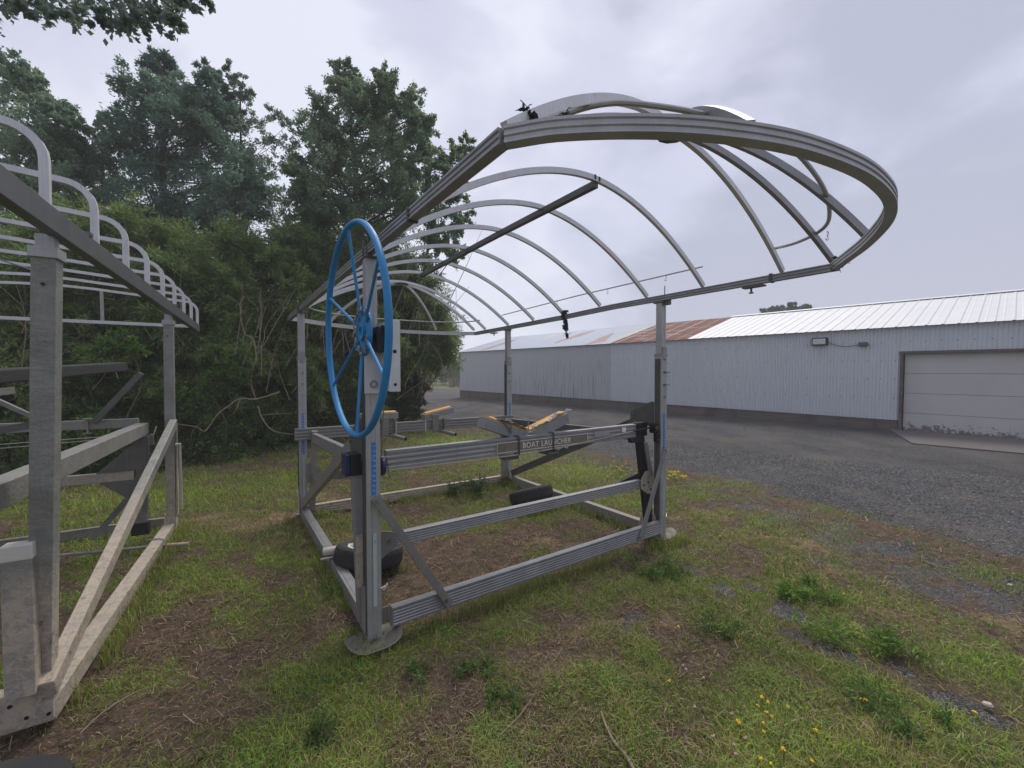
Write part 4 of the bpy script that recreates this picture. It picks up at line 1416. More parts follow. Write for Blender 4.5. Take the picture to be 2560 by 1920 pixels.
for y in [-1.3] + [-.69 + .598 * k for k in range(10)]:
    pts = [(0.042, y, 2.29), (0.042, y, 2.40), (0.042, y, 2.48)]
    for k in range(1, 7):
        a = R(15 * k)
        pts.append((0.042 - .125 * (1 - math.cos(a)), y, 2.48 + .125 * math.sin(a)))
    L_ = [(-0.5, y, 2.640), (-1.0, y, 2.682), (-1.375, y, 2.70)]
    mir = [(W2 - p[0], p[1], p[2]) for p in reversed(pts + L_[:2])]
    part2(MB().sweep(pts + L_ + mir, rect(0.030, 0.026), (0, 1, 0)), 'canopy_hoop', 'aluminium_light', 0, True)
part2(MB().beam((0.01, 4.70, 2.27), (W2, 4.70, 2.27), 0.03, 0.04), 'end_rail', 'aluminium_light', 0.002)
part2(MB().beam((-.93, 4.70, 2.29), (-.93, 4.69, 2.66), 0.03, 0.025, (0, 1, 0)), 'end_upright', 'aluminium_post', 0.001)
part2(MB().tube([(-1.9, -1.2, 2.66), (-1.0, -.1, 2.45), (-.1, 0.0, 2.22)], 0.005, 6), 'wire', 'aluminium_dark')
part2(MB().tube([(-1.6, 3.6, 2.66), (-.8, 1.5, 2.40), (-.04, .06, 2.05)], 0.004, 6), 'wire', 'aluminium_dark')
# base
part2(MB().beam((-0.088, 0.16, 0.06), (-0.02, 3.0, 0.055), 0.088, 0.10), 'base_beam', 'scaled_metal', 0.004)
part2(MB().beam((W2, 0.10, 0.06), (W2, 3.0, 0.055), 0.088, 0.10), 'base_beam', 'scaled_metal', 0.004)
fb = MB()
fb.beam((-0.045, 0.175, 0.105), (W2, 0.175, 0.105), 0.075, 0.17)
part2(fb, 'base_beam', 'scaled_metal', 0.006)
b = MB()
for x, z in ((-.13, .07), (-.06, .06), (-.18, .14)):
    b.disc((x, .136, z), .008, .004, (0, 1, 0), 10)
part2(b, 'bolt_hole', 'black_iron')
part2(MB().box((-0.125, 0.10, 0.50), (0.095, 0.065, 0.60)), 'guide_post', 'scaled_metal', 0.004)
part2(MB().box((-0.125, 0.10, 0.835), (0.10, 0.07, 0.07)), 'post_cap', 'white_cap', 0.006)
part2(MB().beam((0.03, 2.80, 1.12), (-0.055, 0.10, 0.19), 0.06, 0.085), 'brace', 'scaled_metal', 0.005)
part2(MB().beam((-0.10, 3.08, 0.06), (W2, 3.08, 0.06), 0.05, 0.09), 'base_beam', 'scaled_dark', 0.002)
part2(MB().tube([(0.20, 2.26, 0.05), (-0.05, 2.33, 0.055)], 0.017, 10), 'pipe', 'pipe_pink', 0, True)
part2(MB().tube([(-0.07, 2.33, 0.055), (-1.7, 2.75, 0.06)], 0.014, 10), 'pipe', 'scaled_dark', 0, True)
part2(MB().tube([(-.12, 2.36, .115), (-.02, 2.33, .118), (.03, 2.30, .10), (.03, 2.29, .05)], .006, 6), 'pipe_clip', 'chain_steel')
# rack
part2(MB().beam((-0.20, -0.9, 1.09), (-0.20, 2.74, 1.085), 0.095, 0.11), 'rack_beam', 'scaled_metal', 0.004)
part2(MB().beam((-0.26, 2.92, 1.13), (W2, 2.92, 1.14), 0.05, 0.085), 'rack_beam', 'scaled_metal', 0.003)
part2(MB().beam((W2 + .2, -0.9, 1.09), (W2 + .2, 2.74, 1.085), 0.095, 0.11), 'rack_beam', 'scaled_metal', 0.004)
part2(MB().box((-0.62, 2.885, 1.12), (0.012, .02, .14)).box((-.62, 2.885, 1.19), (.06, .06, .008)).box((-.62, 2.885, 1.055), (.06, .06, .008)), 'clamp', 'scaled_metal', 0.001)
part2(MB().beam((-0.24, 2.62, 0.665), (W2 + .2, 2.62, 0.69), 0.05, 0.085), 'link_beam', 'scaled_metal', 0.003)
part2(MB().beam((-0.175, 2.64, 1.02), (-0.20, 2.62, 0.10), 0.085, 0.06, (0, 1, 0)), 'swing_arm', 'scaled_dark', 0.003)
part2(MB().box((-0.20, 2.61, 0.16), (0.13, 0.085, 0.11)), 'arm_foot', 'black_iron', 0.003)
part2(MB().prism([(-.14, 2.60, .99), (-.20, 2.60, 1.0), (-.50, 2.60, .71), (-.16, 2.60, .71)], (0, .012, 0)).prism([(-.16, 2.60, .63), (-.48, 2.60, .63), (-.26, 2.60, .43), (-.16, 2.60, .43)], (0, .012, 0)), 'arm_gusset', 'scaled_dark')
part2(MB().beam((-0.28, 2.55, 0.46), (-0.52, 2.55, 0.14), 0.03, 0.045), 'strut', 'scaled_dark')
part2(MB().prism([(-.11, 2.70, 1.03), (-.11, 2.70, .93), (-.26, 2.70, .93), (-.26, 2.70, .95), (-.14, 2.70, .95), (-.14, 2.70, 1.03)], (0, .05, 0)), 'arm_bracket', 'scaled_metal', 0.002)
# carpeted bunk on struts
part2(MB().beam((-0.95, 0.95, 1.545), (-0.62, 4.0, 1.70), 0.14, 0.10), 'bunk', 'carpet_black', 0.012)
part2(MB().beam((-0.90, 0.95, 1.44), (-0.80, 2.0, 1.49), 0.05, 0.05), 'bunk_rail', 'scaled_metal', 0.002)
part2(MB().beam((-0.22, 2.85, 1.62), (-0.57, 2.85, 1.15), 0.05, 0.05, (0, 1, 0)), 'bunk_strut', 'scaled_dark', 0.003)
part2(MB().beam((-0.86, 1.70, 1.50), (-0.55, 1.70, 1.28), 0.03, 0.03), 'bunk_strut', 'scaled_metal', 0.002)
part2(MB().beam((-0.55, 1.70, 1.26), (-1.2, 1.70, 1.15), 0.03, 0.05), 'bunk_strut', 'scaled_dark', 0.002)
for z0, z1 in ((1.02, 1.04), (0.985, 1.02)):
    part2(MB().tube([(-0.15, 2.7, z1), (-1.2, 2.65, z0), (W2 + .2, 2.6, z0 - .03)], 0.004, 6), 'cable', 'cream_rope')
# pipes and pins at the outer side of the far post
part2(MB().box((0.045, 2.84, .62), (.012, .06, .88)), 'side_plate', 'scaled_metal', 0.001)
part2(MB().tube([(0.075, 2.80, 0.90), (0.085, 2.78, 0.25)], 0.012, 8), 'guide_pipe', 'pvc_pipe', 0, True)
part2(MB().tube([(0.04, 2.80, 0.90), (0.085, 2.80, 0.90)], 0.015, 8), 'pipe_end', 'pvc_pipe', 0, True)
part2(MB().tube([(-.10, 2.78, 1.10), (-.12, 2.72, 1.0), (-.17, 2.7, .95)], .006, 6), 'cable_loop', 'cream_rope')
tyre(LIFT2, (-0.10, -0.46, 0.085), (.05, .12, .99), 0.28, 0.14)
for o in list(LIFT2.children):
    if o.name.startswith('transport_wheel'):
        for c_ in o.children:
            if c_.name.startswith('rim'):
                c_.data.materials[0] = MATS['black_iron']

# ------------------------------------------------------------------ trees and bushes
def unit(v):
    return v / np.maximum(np.linalg.norm(v, axis=-1, keepdims=True), 1e-9)


def leaf_quads(c, d, l, w, rng, fold=0.25):
    n = len(c)
    r = unit(rng.normal(size=(n, 3)))
    s_ = unit(np.cross(d, r))
    l = l[:, None]
    w = w[:, None]
    p0, p2 = c, c + d * l
    mid = c + d * l * 0.45 + np.cross(d, s_) * l * fold * 0.2
    return np.stack([p0, mid + s_ * w / 2, p2, mid - s_ * w / 2], 1).reshape(-1, 3)


def foliage(clumps, per, l, w, ca, cb, rng, twigs=14, droop=0.2, up=0.15, tip=0.35, fill=1.0):
    """clumps (x,y,z,r): leaves along small twigs; gives leaf quads, their tints, and the twig quads"""
    LQ, TI, TW = [], [], []
    ca, cb = np.array(ca), np.array(cb)
    for (x, y, z, r) in clumps:
        c0 = np.array([x, y, z])
        d = rng.normal(size=(twigs, 3))
        d[:, 2] = d[:, 2] * 0.85 + up
        d = unit(d)
        ln = r * rng.uniform(0.45, 1.65, twigs)
        n = max(4, int(per / twigs))
        t = rng.uniform(1 - fill, 1.03, (twigs, n)) ** tip if tip != 1 else rng.uniform(1 - fill, 1.03, (twigs, n))
        base = c0 + d[:, None, :] * (ln[:, None] * t)[..., None]
        base = base + rng.normal(size=base.shape) * r * 0.11
        base[..., 2] -= (t ** 2) * (droop * ln)[:, None]
        ld = unit(d[:, None, :] * 0.6 + rng.normal(size=base.shape) * 0.6 + np.array([0, 0, -droop]))
        nn = twigs * n
        q_ = leaf_quads(base.reshape(-1, 3), ld.reshape(-1, 3), l * rng.uniform(.6, 1.25, nn), w * rng.uniform(.6, 1.2, nn), rng)
        LQ.append(q_)
        cl = rng.uniform(0, 1)
        f = np.clip(cl * 0.75 + rng.uniform(0, 0.6, nn) - .18, 0, 1)[:, None]
        TI.append((ca * (1 - f) + cb * f) * rng.uniform(.75, 1.25, nn)[:, None])
        for k in range(twigs):
            a = c0 + rng.normal(size=3) * r * .05
            b = c0 + d[k] * ln[k] * .55
            b[2] -= .25 * droop * ln[k]
            e_ = c0 + d[k] * ln[k]
            e_[2] -= droop * ln[k]
            TW.append((a, b, e_, 0.006 + 0.006 * r))
    return np.concatenate(LQ), np.concatenate(TI), TW


def twig_quads(TW):
    out = []
    for a, b, c_, r in TW:
        for p, q_, r0, r1 in ((a, b, r, r * .6), (b, c_, r * .6, r * .2)):
            d = unit(q_ - p)
            s_ = unit(np.cross(d, np.array([.3, .5, .8])))
            u_ = np.cross(d, s_)
            tri = [s_, -0.5 * s_ + .87 * u_, -0.5 * s_ - .87 * u_]
            for k in range(3):
                m_ = (k + 1) % 3
                out += [p + tri[k] * r0, p + tri[m_] * r0, q_ + tri[m_] * r1, q_ + tri[k] * r1]
    return np.array(out)


def plant(name, base, clumps, per, l, w, ca, cb, label, cat, group=None, seed=1, trunk_r=0.14, stems=1, twigs=14, droop=0.2,
          trunk_top=None, limbs=True, crown='crown', wood='trunk', tip=0.35, fill=.85, mat='leaf', up=.15, limb_r=1.0, tw=1.0, wm='bark'):
    rng = np.random.default_rng(seed)
    rr_ = random.Random(seed)
    base = Vector(base)
    o = empty(name, base, 0, label, cat, group)
    b = np.array(base)
    LQ, TI, TW = foliage(clumps, per, l, w, ca, cb, rng, twigs, droop, up, tip, fill)
    np_mesh(crown, LQ - b, 4, mat, o, TI)
    mb = MB()
    cs = [Vector(c[:3]) for c in clumps]
    top = trunk_top or max(cs, key=lambda p: p.z)
    axes = []
    for s_ in range(stems):
        a = base + Vector((rr_.uniform(-.25, .25), rr_.uniform(-.25, .25), -.1)) * (stems > 1)
        t_ = (top if s_ == 0 else cs[rr_.randrange(len(cs))])
        mid1 = a.lerp(t_, .33) + Vector((rr_.uniform(-.2, .2), rr_.uniform(-.2, .2), .1))
        mid2 = a.lerp(t_, .68) + Vector((rr_.uniform(-.25, .25), rr_.uniform(-.2, .2), 0))
        P = smooth_path([a, mid1, mid2, t_], 24)
        axes.append(P)
        r0 = trunk_r / (1 + .5 * (stems > 1))
        mb.tube([p - base for p in P], lambda t, r0=r0: r0 * (1 - .88 * t) + min(.01, r0 * .2), 8)
    if limbs:
        for c_ in cs:
            best, bd = None, 1e9
            for P in axes:
                for k, p in enumerate(P):
                    dd = (p - c_).length + max(0, p.z - c_.z + .3) * 2.5
                    if dd < bd:
                        bd, best = dd, (P, k)
            P, k = best
            s0 = P[k]
            f = k / len(P)
            r1 = min(limb_r, max(min(.012, trunk_r * .5), trunk_r * (1 - .88 * f) * .45))
            m_ = s0.lerp(c_, .5) + Vector((rr_.uniform(-.12, .12), rr_.uniform(-.12, .12), rr_.uniform(-.15, .05)))
            mb.tube([p - base for p in smooth_path([s0, m_, c_], 8)], lambda t, r1=r1: r1 * (1 - .6 * t), 5)
    k0 = len(mb.v)
    tq = twig_quads([(a_, b_, c_, r_ * tw) for a_, b_, c_, r_ in TW]) - b
    n = len(tq)
    mb.v += [tuple(p) for p in tq]
    mb.f += [(k0 + i, k0 + i + 1, k0 + i + 2, k0 + i + 3) for i in range(0, n, 4)]
    me = bpy.data.meshes.new(wood)
    me.from_pydata(mb.v, [], mb.f)
    me.update()
    me.materials.append(MATS[wm])
    t_ = bpy.data.objects.new(wood, me)
    COL.objects.link(t_)
    t_.parent = o
    return o


def C_(L_, depth, jit=0.8, seed=3):
    rr_ = random.Random(seed)
    out = []
    for px, py, pr in L_:
        d = depth + rr_.uniform(-jit, jit)
        p = at(px, py, d)
        out.append((p.x, p.y, p.z, pr / FPX * d))
    return out


def thick(L_, depth, seed, k=3):
    """the same clumps with others behind and before them so that the crown has depth"""
    a = C_(L_, depth, .5, seed)
    rr_ = random.Random(seed + 50)
    out = list(a)
    for (x, y, z, r) in a:
        for _ in range(k - 1):
            out.append((x + rr_.uniform(-.5, .5) * r, y + rr_.uniform(.5, 2.2) * r, z + rr_.uniform(-.6, .25) * r, r * rr_.uniform(.6, .9)))
    return out


DK, DL = (0.12, 0.215, 0.145), (0.27, 0.38, 0.24)  # tall trees tinted bluer and paler, a hazy veil painted into the leaves
g_tr = 'tall trees behind the bushes'
# far left tree
L_ = [(15, 160, 40), (40, 210, 42), (20, 270, 55), (100, 300, 45), (60, 340, 60), (135, 275, 28), (0, 350, 60), (125, 350, 35), (80, 400, 60), (20, 430, 70), (150, 400, 35), (60, 490, 80), (0, 520, 80), (140, 470, 50), (100, 560, 80), (0, 610, 90)]
plant('broadleaf_tree', on_ground(20, 1085), thick(L_, 11.5, 1), 1400, .08, .062, DK, DL, 'tree cut by the left edge of the picture, leaning over the bushes', 'tree', g_tr, 21, .16)
# maple-like, the darkest
L_ = [(392, 150, 22), (395, 185, 32), (345, 205, 36), (420, 235, 50), (370, 255, 50), (295, 288, 30), (465, 220, 38), (515, 175, 20), (520, 215, 35), (545, 260, 40), (390, 310, 70), (480, 300, 70), (330, 330, 50), (300, 350, 40), (440, 390, 90), (540, 360, 60), (350, 420, 70), (520, 450, 80), (420, 480, 90), (590, 420, 50), (330, 490, 60), (590, 500, 70), (480, 560, 100), (360, 560, 80)]
plant('maple_tree', on_ground(440, 1060), thick(L_, 12.5, 2), 1150, .12, .052, (0.095, 0.19, 0.145), (0.21, 0.33, 0.23), 'darkest tall tree of the row with pointed jagged leafy tops', 'tree', g_tr, 22, .2)
# pale open tree left of it
L_ = [(225, 345, 40), (260, 320, 25), (210, 400, 45), (250, 400, 40), (285, 420, 40), (225, 460, 50), (270, 480, 50), (200, 520, 55), (255, 550, 55)]
plant('broadleaf_tree', on_ground(240, 1070), C_(L_, 13.5, .6, 4), 700, .09, .08, (0.13, 0.20, 0.14), (0.26, 0.34, 0.23), 'thin pale tree between the left edge tree and the dark jagged one', 'tree', g_tr, 23, .09, droop=.1)
# slender wispy one with the sky showing through
L_ = [(572, 178, 16), (590, 195, 16), (605, 225, 20), (625, 240, 20), (615, 275, 26), (640, 310, 30), (600, 320, 22), (690, 285, 22), (715, 315, 22), (700, 350, 30), (660, 370, 32), (720, 390, 30), (630, 400, 34), (690, 420, 36), (640, 470, 36), (690, 490, 34), (620, 520, 32), (600, 570, 32)]
plant('poplar_tree', on_ground(640, 1045), C_(L_, 13, .5, 5), 420, .07, .06, (0.13, 0.20, 0.15), (0.26, 0.34, 0.25), 'slender wispy tree with open sky between its twigs, mid row', 'tree', g_tr, 24, .08, twigs=10, droop=.05, trunk_top=at(600, 210, 13))
# cottonwood
L_ = [(862, 172, 22), (855, 205, 32), (880, 235, 45), (960, 185, 22), (955, 215, 36), (945, 255, 50), (1010, 245, 36), (905, 280, 60), (800, 272, 36), (785, 300, 40), (1040, 295, 36), (985, 320, 55), (850, 335, 60), (1050, 350, 32), (1055, 300, 20), (920, 380, 80), (1010, 390, 55), (790, 350, 45), (770, 400, 40), (840, 430, 70), (985, 450, 70), (760, 450, 45), (900, 480, 90), (1020, 480, 45), (800, 510, 60), (960, 540, 70), (860, 560, 70), (740, 500, 40), (745, 430, 30)]
plant('cottonwood_tree', on_ground(900, 1050), thick(L_, 12, 6), 1400, .068, .060, (0.14, 0.235, 0.145), (0.30, 0.40, 0.24), 'tall full cottonwood directly behind the blue wheel and front canopy rail', 'tree', g_tr, 25, .22)
# smaller one seen through the hoops
L_ = [(1165, 362, 20), (1130, 375, 26), (1100, 395, 30), (1140, 410, 30), (1085, 430, 30), (1120, 450, 36), (1160, 440, 20), (1090, 480, 32), (1140, 495, 34), (1155, 540, 26), (1100, 530, 34), (1060, 560, 34), (1130, 570, 34), (1110, 610, 36), (1140, 630, 24), (1075, 610, 34), (1050, 660, 44)]
plant('cottonwood_tree', on_ground(1010, 1050), C_(L_, 11.5, .4, 8), 1300, .066, .058, (0.14, 0.235, 0.135), (0.30, 0.40, 0.22), 'smaller cottonwood seen through the left ends of the canopy hoops', 'tree', g_tr, 26, .08, twigs=11)

# bushes, willow like, from the left edge to the drive
WK, WL = (0.085, 0.155, 0.045), (0.29, 0.39, 0.13)
g_b = 'willow bushes along the lawn edge'


def bushmass(x0, x1, ytop, ybot, depth, n, pr, seed):
    rr_ = random.Random(seed)
    out = []
    for k in range(n):
        px = x0 + (x1 - x0) * (k + rr_.random()) / n
        yt = ytop(px) if callable(ytop) else ytop
        py = yt + (ybot - yt) * ((k * 0.618 + rr_.random() * .25) % 1)
        low = (py - yt) / (ybot - yt)
        d = depth + (1 - low) * 1.0 + rr_.uniform(-.3, .5)
        r = pr * rr_.uniform(.7, 1.2)
        p = at(px, py, d)
        rm = r / FPX * d
        out.append((p.x, p.y, max(p.z, rm * .5), rm))
    return out


def top_of(pairs):
    xs_, ys_ = zip(*pairs)
    return lambda px: float(np.interp(px, xs_, ys_))


tt = top_of([(-300, 560), (0, 600), (200, 560), (300, 540), (450, 570), (560, 560), (620, 620), (700, 570), (800, 540), (900, 560), (960, 600), (1050, 660), (1110, 760), (1150, 850)])
specs = [
    (-260, 60, 1120, 6.9, 22, 75, 'willow bush filling the far left edge behind the crusted lift'),
    (40, 270, 1130, 7.6, 26, 66, 'willow bush behind the wide near post of the crusted lift'),
    (240, 450, 1120, 8.2, 28, 60, 'willow bush behind the crusted lift between its two posts'),
    (430, 620, 1100, 8.6, 32, 54, 'willow bush in the gap between the two boat lifts'),
    (590, 790, 1080, 9.4, 34, 50, 'willow bush behind the back left post of the silver lift'),
    (760, 960, 1040, 10.8, 34, 46, 'willow bush behind the blue hand wheel'),
    (930, 1120, 900, 12.6, 26, 40, 'willow bush at the drive, reaching out towards the shed corner')]
for i, (xa, xb, yb, dep, n, pr, lab) in enumerate(specs):
    cl = bushmass(xa, xb, tt, yb, dep, n, pr, 60 + i)
    cl += bushmass(xa, xb, lambda px: tt(px) + 60, yb - 20, dep + 1.3, n // 2, pr * 1.2, 80 + i)
    base = on_ground((xa + xb) / 2, 0, 0) if False else Vector((cl[0][0], 0, 0))
    mx = sum(c[0] for c in cl) / len(cl)
    my = sum(c[1] for c in cl) / len(cl)
    k = i % 3
    ca = tuple(a * (1, .85, 1.15)[k] for a in WK)
    cb = tuple(a * (1, 1.05, .85)[k] for a in WL)
    plant('willow_bush', (mx, my, 0), cl, 2100, .135, .030, ca, cb, lab, 'bush', g_b, 40 + i, .05, 9, 26, .25, crown='foliage', wood='stem', tip=.6, fill=.95, wm='willow_bark', limb_r=.02, tw=.9)
# low dark bush at the drive
cl = bushmass(915, 1045, lambda px: 925 + abs(px - 960) * .3, 1040, 13.0, 16, 34, 99)
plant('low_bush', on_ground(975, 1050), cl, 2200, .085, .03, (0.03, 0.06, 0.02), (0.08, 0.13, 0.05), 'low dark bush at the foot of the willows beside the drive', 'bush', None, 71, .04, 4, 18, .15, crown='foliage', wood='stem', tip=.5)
# leafy shoots low in front, brighter
for i, (px, py, pr, d, lab) in enumerate([(225, 1080, 34, 6.4, 'bright green sapling seen between the beams of the crusted lift'), (480, 1000, 36, 7.9, 'bright leafy shoots just right of the crusted lift'),
                                          (300, 870, 34, 7.0, 'pale willow shoots under the end rail of the crusted lift'), (560, 930, 30, 8.2, 'small bright shoots in the dark gap between the lifts')]):
    p = at(px, py, d)
    r = pr / FPX * d
    plant('sapling', (p.x, p.y, 0), [(p.x + dx * r, p.y, p.z + dz * r, r * .8) for dx, dz in ((0, 0), (.9, -.3), (-.8, -.4), (.2, .7))], 160, .11, .045, (0.06, 0.13, 0.02), (0.12, 0.22, 0.05), lab, 'sapling', None, 90 + i, .015, 1, 9, .15, crown='foliage', wood='stem')
# ivy-like ground growth under the bushes
cl = []
rr_ = random.Random(5)
for k in range(90):
    px = rr_.uniform(-200, 1040)
    py = float(np.interp(px, [-200, 100, 450, 700, 900, 1040], [1235, 1215, 1180, 1130, 1075, 1050])) - rr_.uniform(0, 45)
    p = on_ground(px, py)
    cl.append((p.x, p.y, rr_.uniform(.08, .3), rr_.uniform(.22, .40)))
rngu = np.random.default_rng(8)
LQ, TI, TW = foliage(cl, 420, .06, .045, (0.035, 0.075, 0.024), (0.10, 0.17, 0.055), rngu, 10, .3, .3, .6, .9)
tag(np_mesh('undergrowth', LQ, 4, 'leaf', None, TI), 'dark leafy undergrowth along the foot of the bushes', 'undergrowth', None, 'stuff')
# the wood behind: one mass
cl = []
for k in range(150):
    px = rr_.uniform(-500, 1080)
    yt = tt(px) + 30
    py = rr_.uniform(yt, 1000 if px < 900 else 930)
    d = rr_.uniform(13.5, 16.5)
    p = at(px, py, d)
    r = rr_.uniform(.8, 1.2)
    if px > 930: r *= .6
    cl.append((p.x, p.y, max(p.z, .5), r))
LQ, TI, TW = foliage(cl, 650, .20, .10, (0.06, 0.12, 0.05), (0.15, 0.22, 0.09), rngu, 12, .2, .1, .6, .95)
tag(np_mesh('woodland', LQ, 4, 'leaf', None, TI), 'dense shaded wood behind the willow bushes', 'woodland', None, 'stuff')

# limb of a tree standing outside, reaching in at the top left
L_ = [(20, -5, 40), (95, 5, 40), (170, 10, 42), (240, -5, 45), (300, 25, 40), (350, 15, 38), (310, 55, 22), (260, 45, 20), (400, 30, 30), (440, 25, 30), (465, 5, 24), (510, -2, 18), (400, -30, 50), (180, 40, 14), (120, 30, 14), (60, 20, 18), (350, 50, 20), (440, 52, 14), (100, -50, 60), (300, -50, 60), (0, -60, 70), (-120, -40, 90), (-260, -80, 120), (-400, -150, 150), (-300, -260, 170), (-80, -200, 120)]
cl = C_(L_, 5.0, .35, 9)
plant('cottonwood_tree', (-8.2, 4.6, 0), cl, 150, .068, .062, (0.10, 0.15, 0.12), (0.20, 0.27, 0.20), 'overhanging limb of cottonwood leaves across the top left corner', 'tree', None, 31, .2, twigs=9, droop=.35, trunk_top=Vector((-8.0, 4.9, 8.5)), fill=.9, tip=.7, limbs=False, tw=.35)  # greyed bluish leaf tint carries a pale veil in its colour

OT = bpy.data.objects['cottonwood_tree.002'] if 'cottonwood_tree.002' in bpy.data.objects else None
if OT:
    b0 = Vector((-8.2, 4.6, 0))
    lb = MB()
    for q_ in (at(-300, -260, 5), at(-120, -40, 5), at(-80, -200, 5)):
        lb = MB().tube([p - b0 for p in smooth_path([Vector((-8.0, 4.85, 7.4)), Vector((-7.6, 4.8, 7.2)).lerp(q_, .5) + Vector((0, 0, .35)), q_], 12)], lambda t: .07 * (1 - .75 * t), 7)
        lb.build('limb', 'bark', OT, 0, True)
    rl = random.Random(4)
    cc_ = [(-8.3 + rl.uniform(-1.6, .8), 4.9 + rl.uniform(-1.5, 1.5), rl.uniform(6.0, 9.6), rl.uniform(.5, .9)) for _ in range(26)]
    LQ, TI, TW = foliage(cc_, 330, .075, .068, (0.10, 0.15, 0.12), (0.20, 0.27, 0.20), rngu, 10, .2, .2, .6, .9)
    np_mesh('upper_crown', LQ - np.array(b0), 4, 'leaf', OT, TI)


# pale bare branches in front of the bushes
def bare(pts, r, label, twl=None, seed=1):
    P = [at(px, py, d) for px, py, d in pts]
    mb = MB().tube(smooth_path(P, 30), lambda t: r * (1 - .7 * t) + .002, 6)
    for tw in (twl or []):
        Q = [at(px, py, d) for px, py, d in tw]
        mb.tube(smooth_path(Q, 14), lambda t: r * .6 * (1 - .7 * t) + .0015, 5)
    o = mb.build('dead_branch', 'dead_wood', None, 0, True)
    return tag(o, label, 'branch', 'bare branches in front of the bushes')


bare([(700, 980, 8.1), (640, 998, 7.9), (600, 996, 7.8), (572, 1015, 7.7), (545, 1035, 7.6), (520, 1070, 7.5), (508, 1078, 7.4), (490, 1067, 7.4), (440, 1060, 7.3)], .012,
     'pale bare branch bent in a wide hook right of the crusted lift', [[(600, 996, 7.8), (590, 1025, 7.7), (575, 1040, 7.7)], [(572, 1015, 7.7), (560, 1020, 7.7), (556, 1022, 7.7)]])
bare([(640, 1000, 8.6), (628, 960, 8.5), (632, 920, 8.4), (640, 900, 8.4), (634, 850, 8.5), (610, 830, 8.6), (600, 760, 8.7), (612, 740, 8.8)], .013,
     'upright bare branch forking up between the lifts', [[(628, 962, 8.5), (610, 962, 8.5), (597, 955, 8.5)], [(640, 890, 8.4), (660, 850, 8.5), (668, 810, 8.6), (730, 730, 8.7)], [(650, 880, 8.4), (700, 790, 8.5), (740, 720, 8.6)], [(645, 870, 8.4), (655, 790, 8.6), (650, 730, 8.6)]])
bare([(645, 1015, 8.4), (655, 1045, 8.3), (680, 1075, 8.2), (720, 1085, 8.1), (735, 1086, 8.1)], .010, 'thin curved bare branch beside the back left post', [[(655, 1038, 8.3), (690, 1035, 8.3), (732, 1034, 8.2)]])
bare([(990, 1000, 12.4), (1010, 985, 12.4), (1040, 965, 12.3), (1063, 948, 12.3)], .022, 'bare stick leaning out of the bush below the winch casing', [[(930, 1010, 12.6), (985, 1000, 12.5), (1030, 985, 12.4)]])
BS = []
rs_ = random.Random(12)
for k in range(46):
    px = rs_.uniform(600, 1120) if k > 12 else rs_.uniform(20, 600)
    dp = float(np.interp(px, [0, 600, 860, 1120], [7.2, 8.3, 10.0, 12.2])) - rs_.uniform(.1, .5)
    py = rs_.uniform(820, 1010) if px < 900 else rs_.uniform(780, 960)
    sx, sy = rs_.uniform(-40, 130), -rs_.uniform(70, 240)
    c0 = at(px, py, dp)
    c1 = at(px + sx * .4 + rs_.uniform(-20, 20), py + sy * .5, dp + .1)
    c2 = at(px + sx, py + sy, dp + .1)
    mb = MB().tube(smooth_path([c0, c1, c2], 12), lambda t: .010 * (1 - .75 * t) * dp / 9, 5)
    q_ = c1.lerp(c2, .3)
    mb.tube([q_, q_ + Vector((rs_.uniform(-.3, .3), -.05, rs_.uniform(.15, .4)))], .004, 4)
    BS.append(mb)
allb = MB()
for mb in BS:
    allb.add(mb.v, mb.f)
tag(allb.build('bare_twigs', 'willow_bark', None, 0, True), 'tangle of pale leafless willow twigs over the bushes', 'twigs', None, 'stuff')
# tree showing over the shed roof and growth in the far gap
L_ = [(1905, 782, 8), (1925, 778, 9), (1945, 775, 11), (1965, 771, 12), (1985, 772, 10), (2012, 772, 8), (2018, 770, 6), (1960, 790, 16), (1990, 795, 16), (1930, 795, 14)]
plant('distant_tree', (23.5, 38, 0), [(p[0], p[1], p[2], p[3]) for p in C_(L_, 38, .6, 3)], 500, .22, .18, (0.05, 0.08, 0.05), (0.10, 0.14, 0.09), 'crown of a far tree just showing over the white roof', 'tree', None, 33, .12)
cl = []
for k in range(46):
    px = rr_.uniform(1020, 1190)
    py = rr_.uniform(880 + (px - 1020) * .1, 955)
    d = rr_.uniform(60, 72)
    p = at(px, py, d)
    cl.append((p.x, p.y, max(p.z, .6), rr_.uniform(1.0, 1.7)))
LQ, TI, TW = foliage(cl, 420, .34, .2, (0.03, 0.06, 0.025), (0.07, 0.11, 0.045), rngu, 10, .2, .1, .6, .95)
tag(np_mesh('hedgerow', LQ, 4, 'leaf', None, TI), 'far green hedgerow in the gap beside the shed', 'hedgerow', None, 'stuff')
cl = []
for k in range(240):
    a_ = rr_.uniform(-R(75), R(75))
    d = rr_.uniform(150, 190)
    cl.append((d * math.sin(a_), d * math.cos(a_), rr_.uniform(1, 5), rr_.uniform(4, 6)))
LQ, TI, TW = foliage(cl, 120, 1.5, 1.0, (0.03, 0.05, 0.03), (0.05, 0.08, 0.045), rngu, 8, .2, .1, .6, .95)
tag(np_mesh('treeline', LQ, 4, 'leaf', None, TI), 'distant tree line on the horizon', 'trees', None, 'stuff')

# ------------------------------------------------------------------ grass, weeds, litter and stones
rng = np.random.default_rng(77)


def scatter(n, r0, r1, a0=-56, a1=56, power=-1.0):
    """ground points thinning out with distance"""
    u_ = rng.random(n)
    r = r0 * (r1 / r0) ** u_ if power == -1 else (r0 ** (power + 1) + u_ * (r1 ** (power + 1) - r0 ** (power + 1))) ** (1 / (power + 1))
    a = np.radians(rng.uniform(a0, a1, n))
    return r * np.sin(a), r * np.cos(a), r


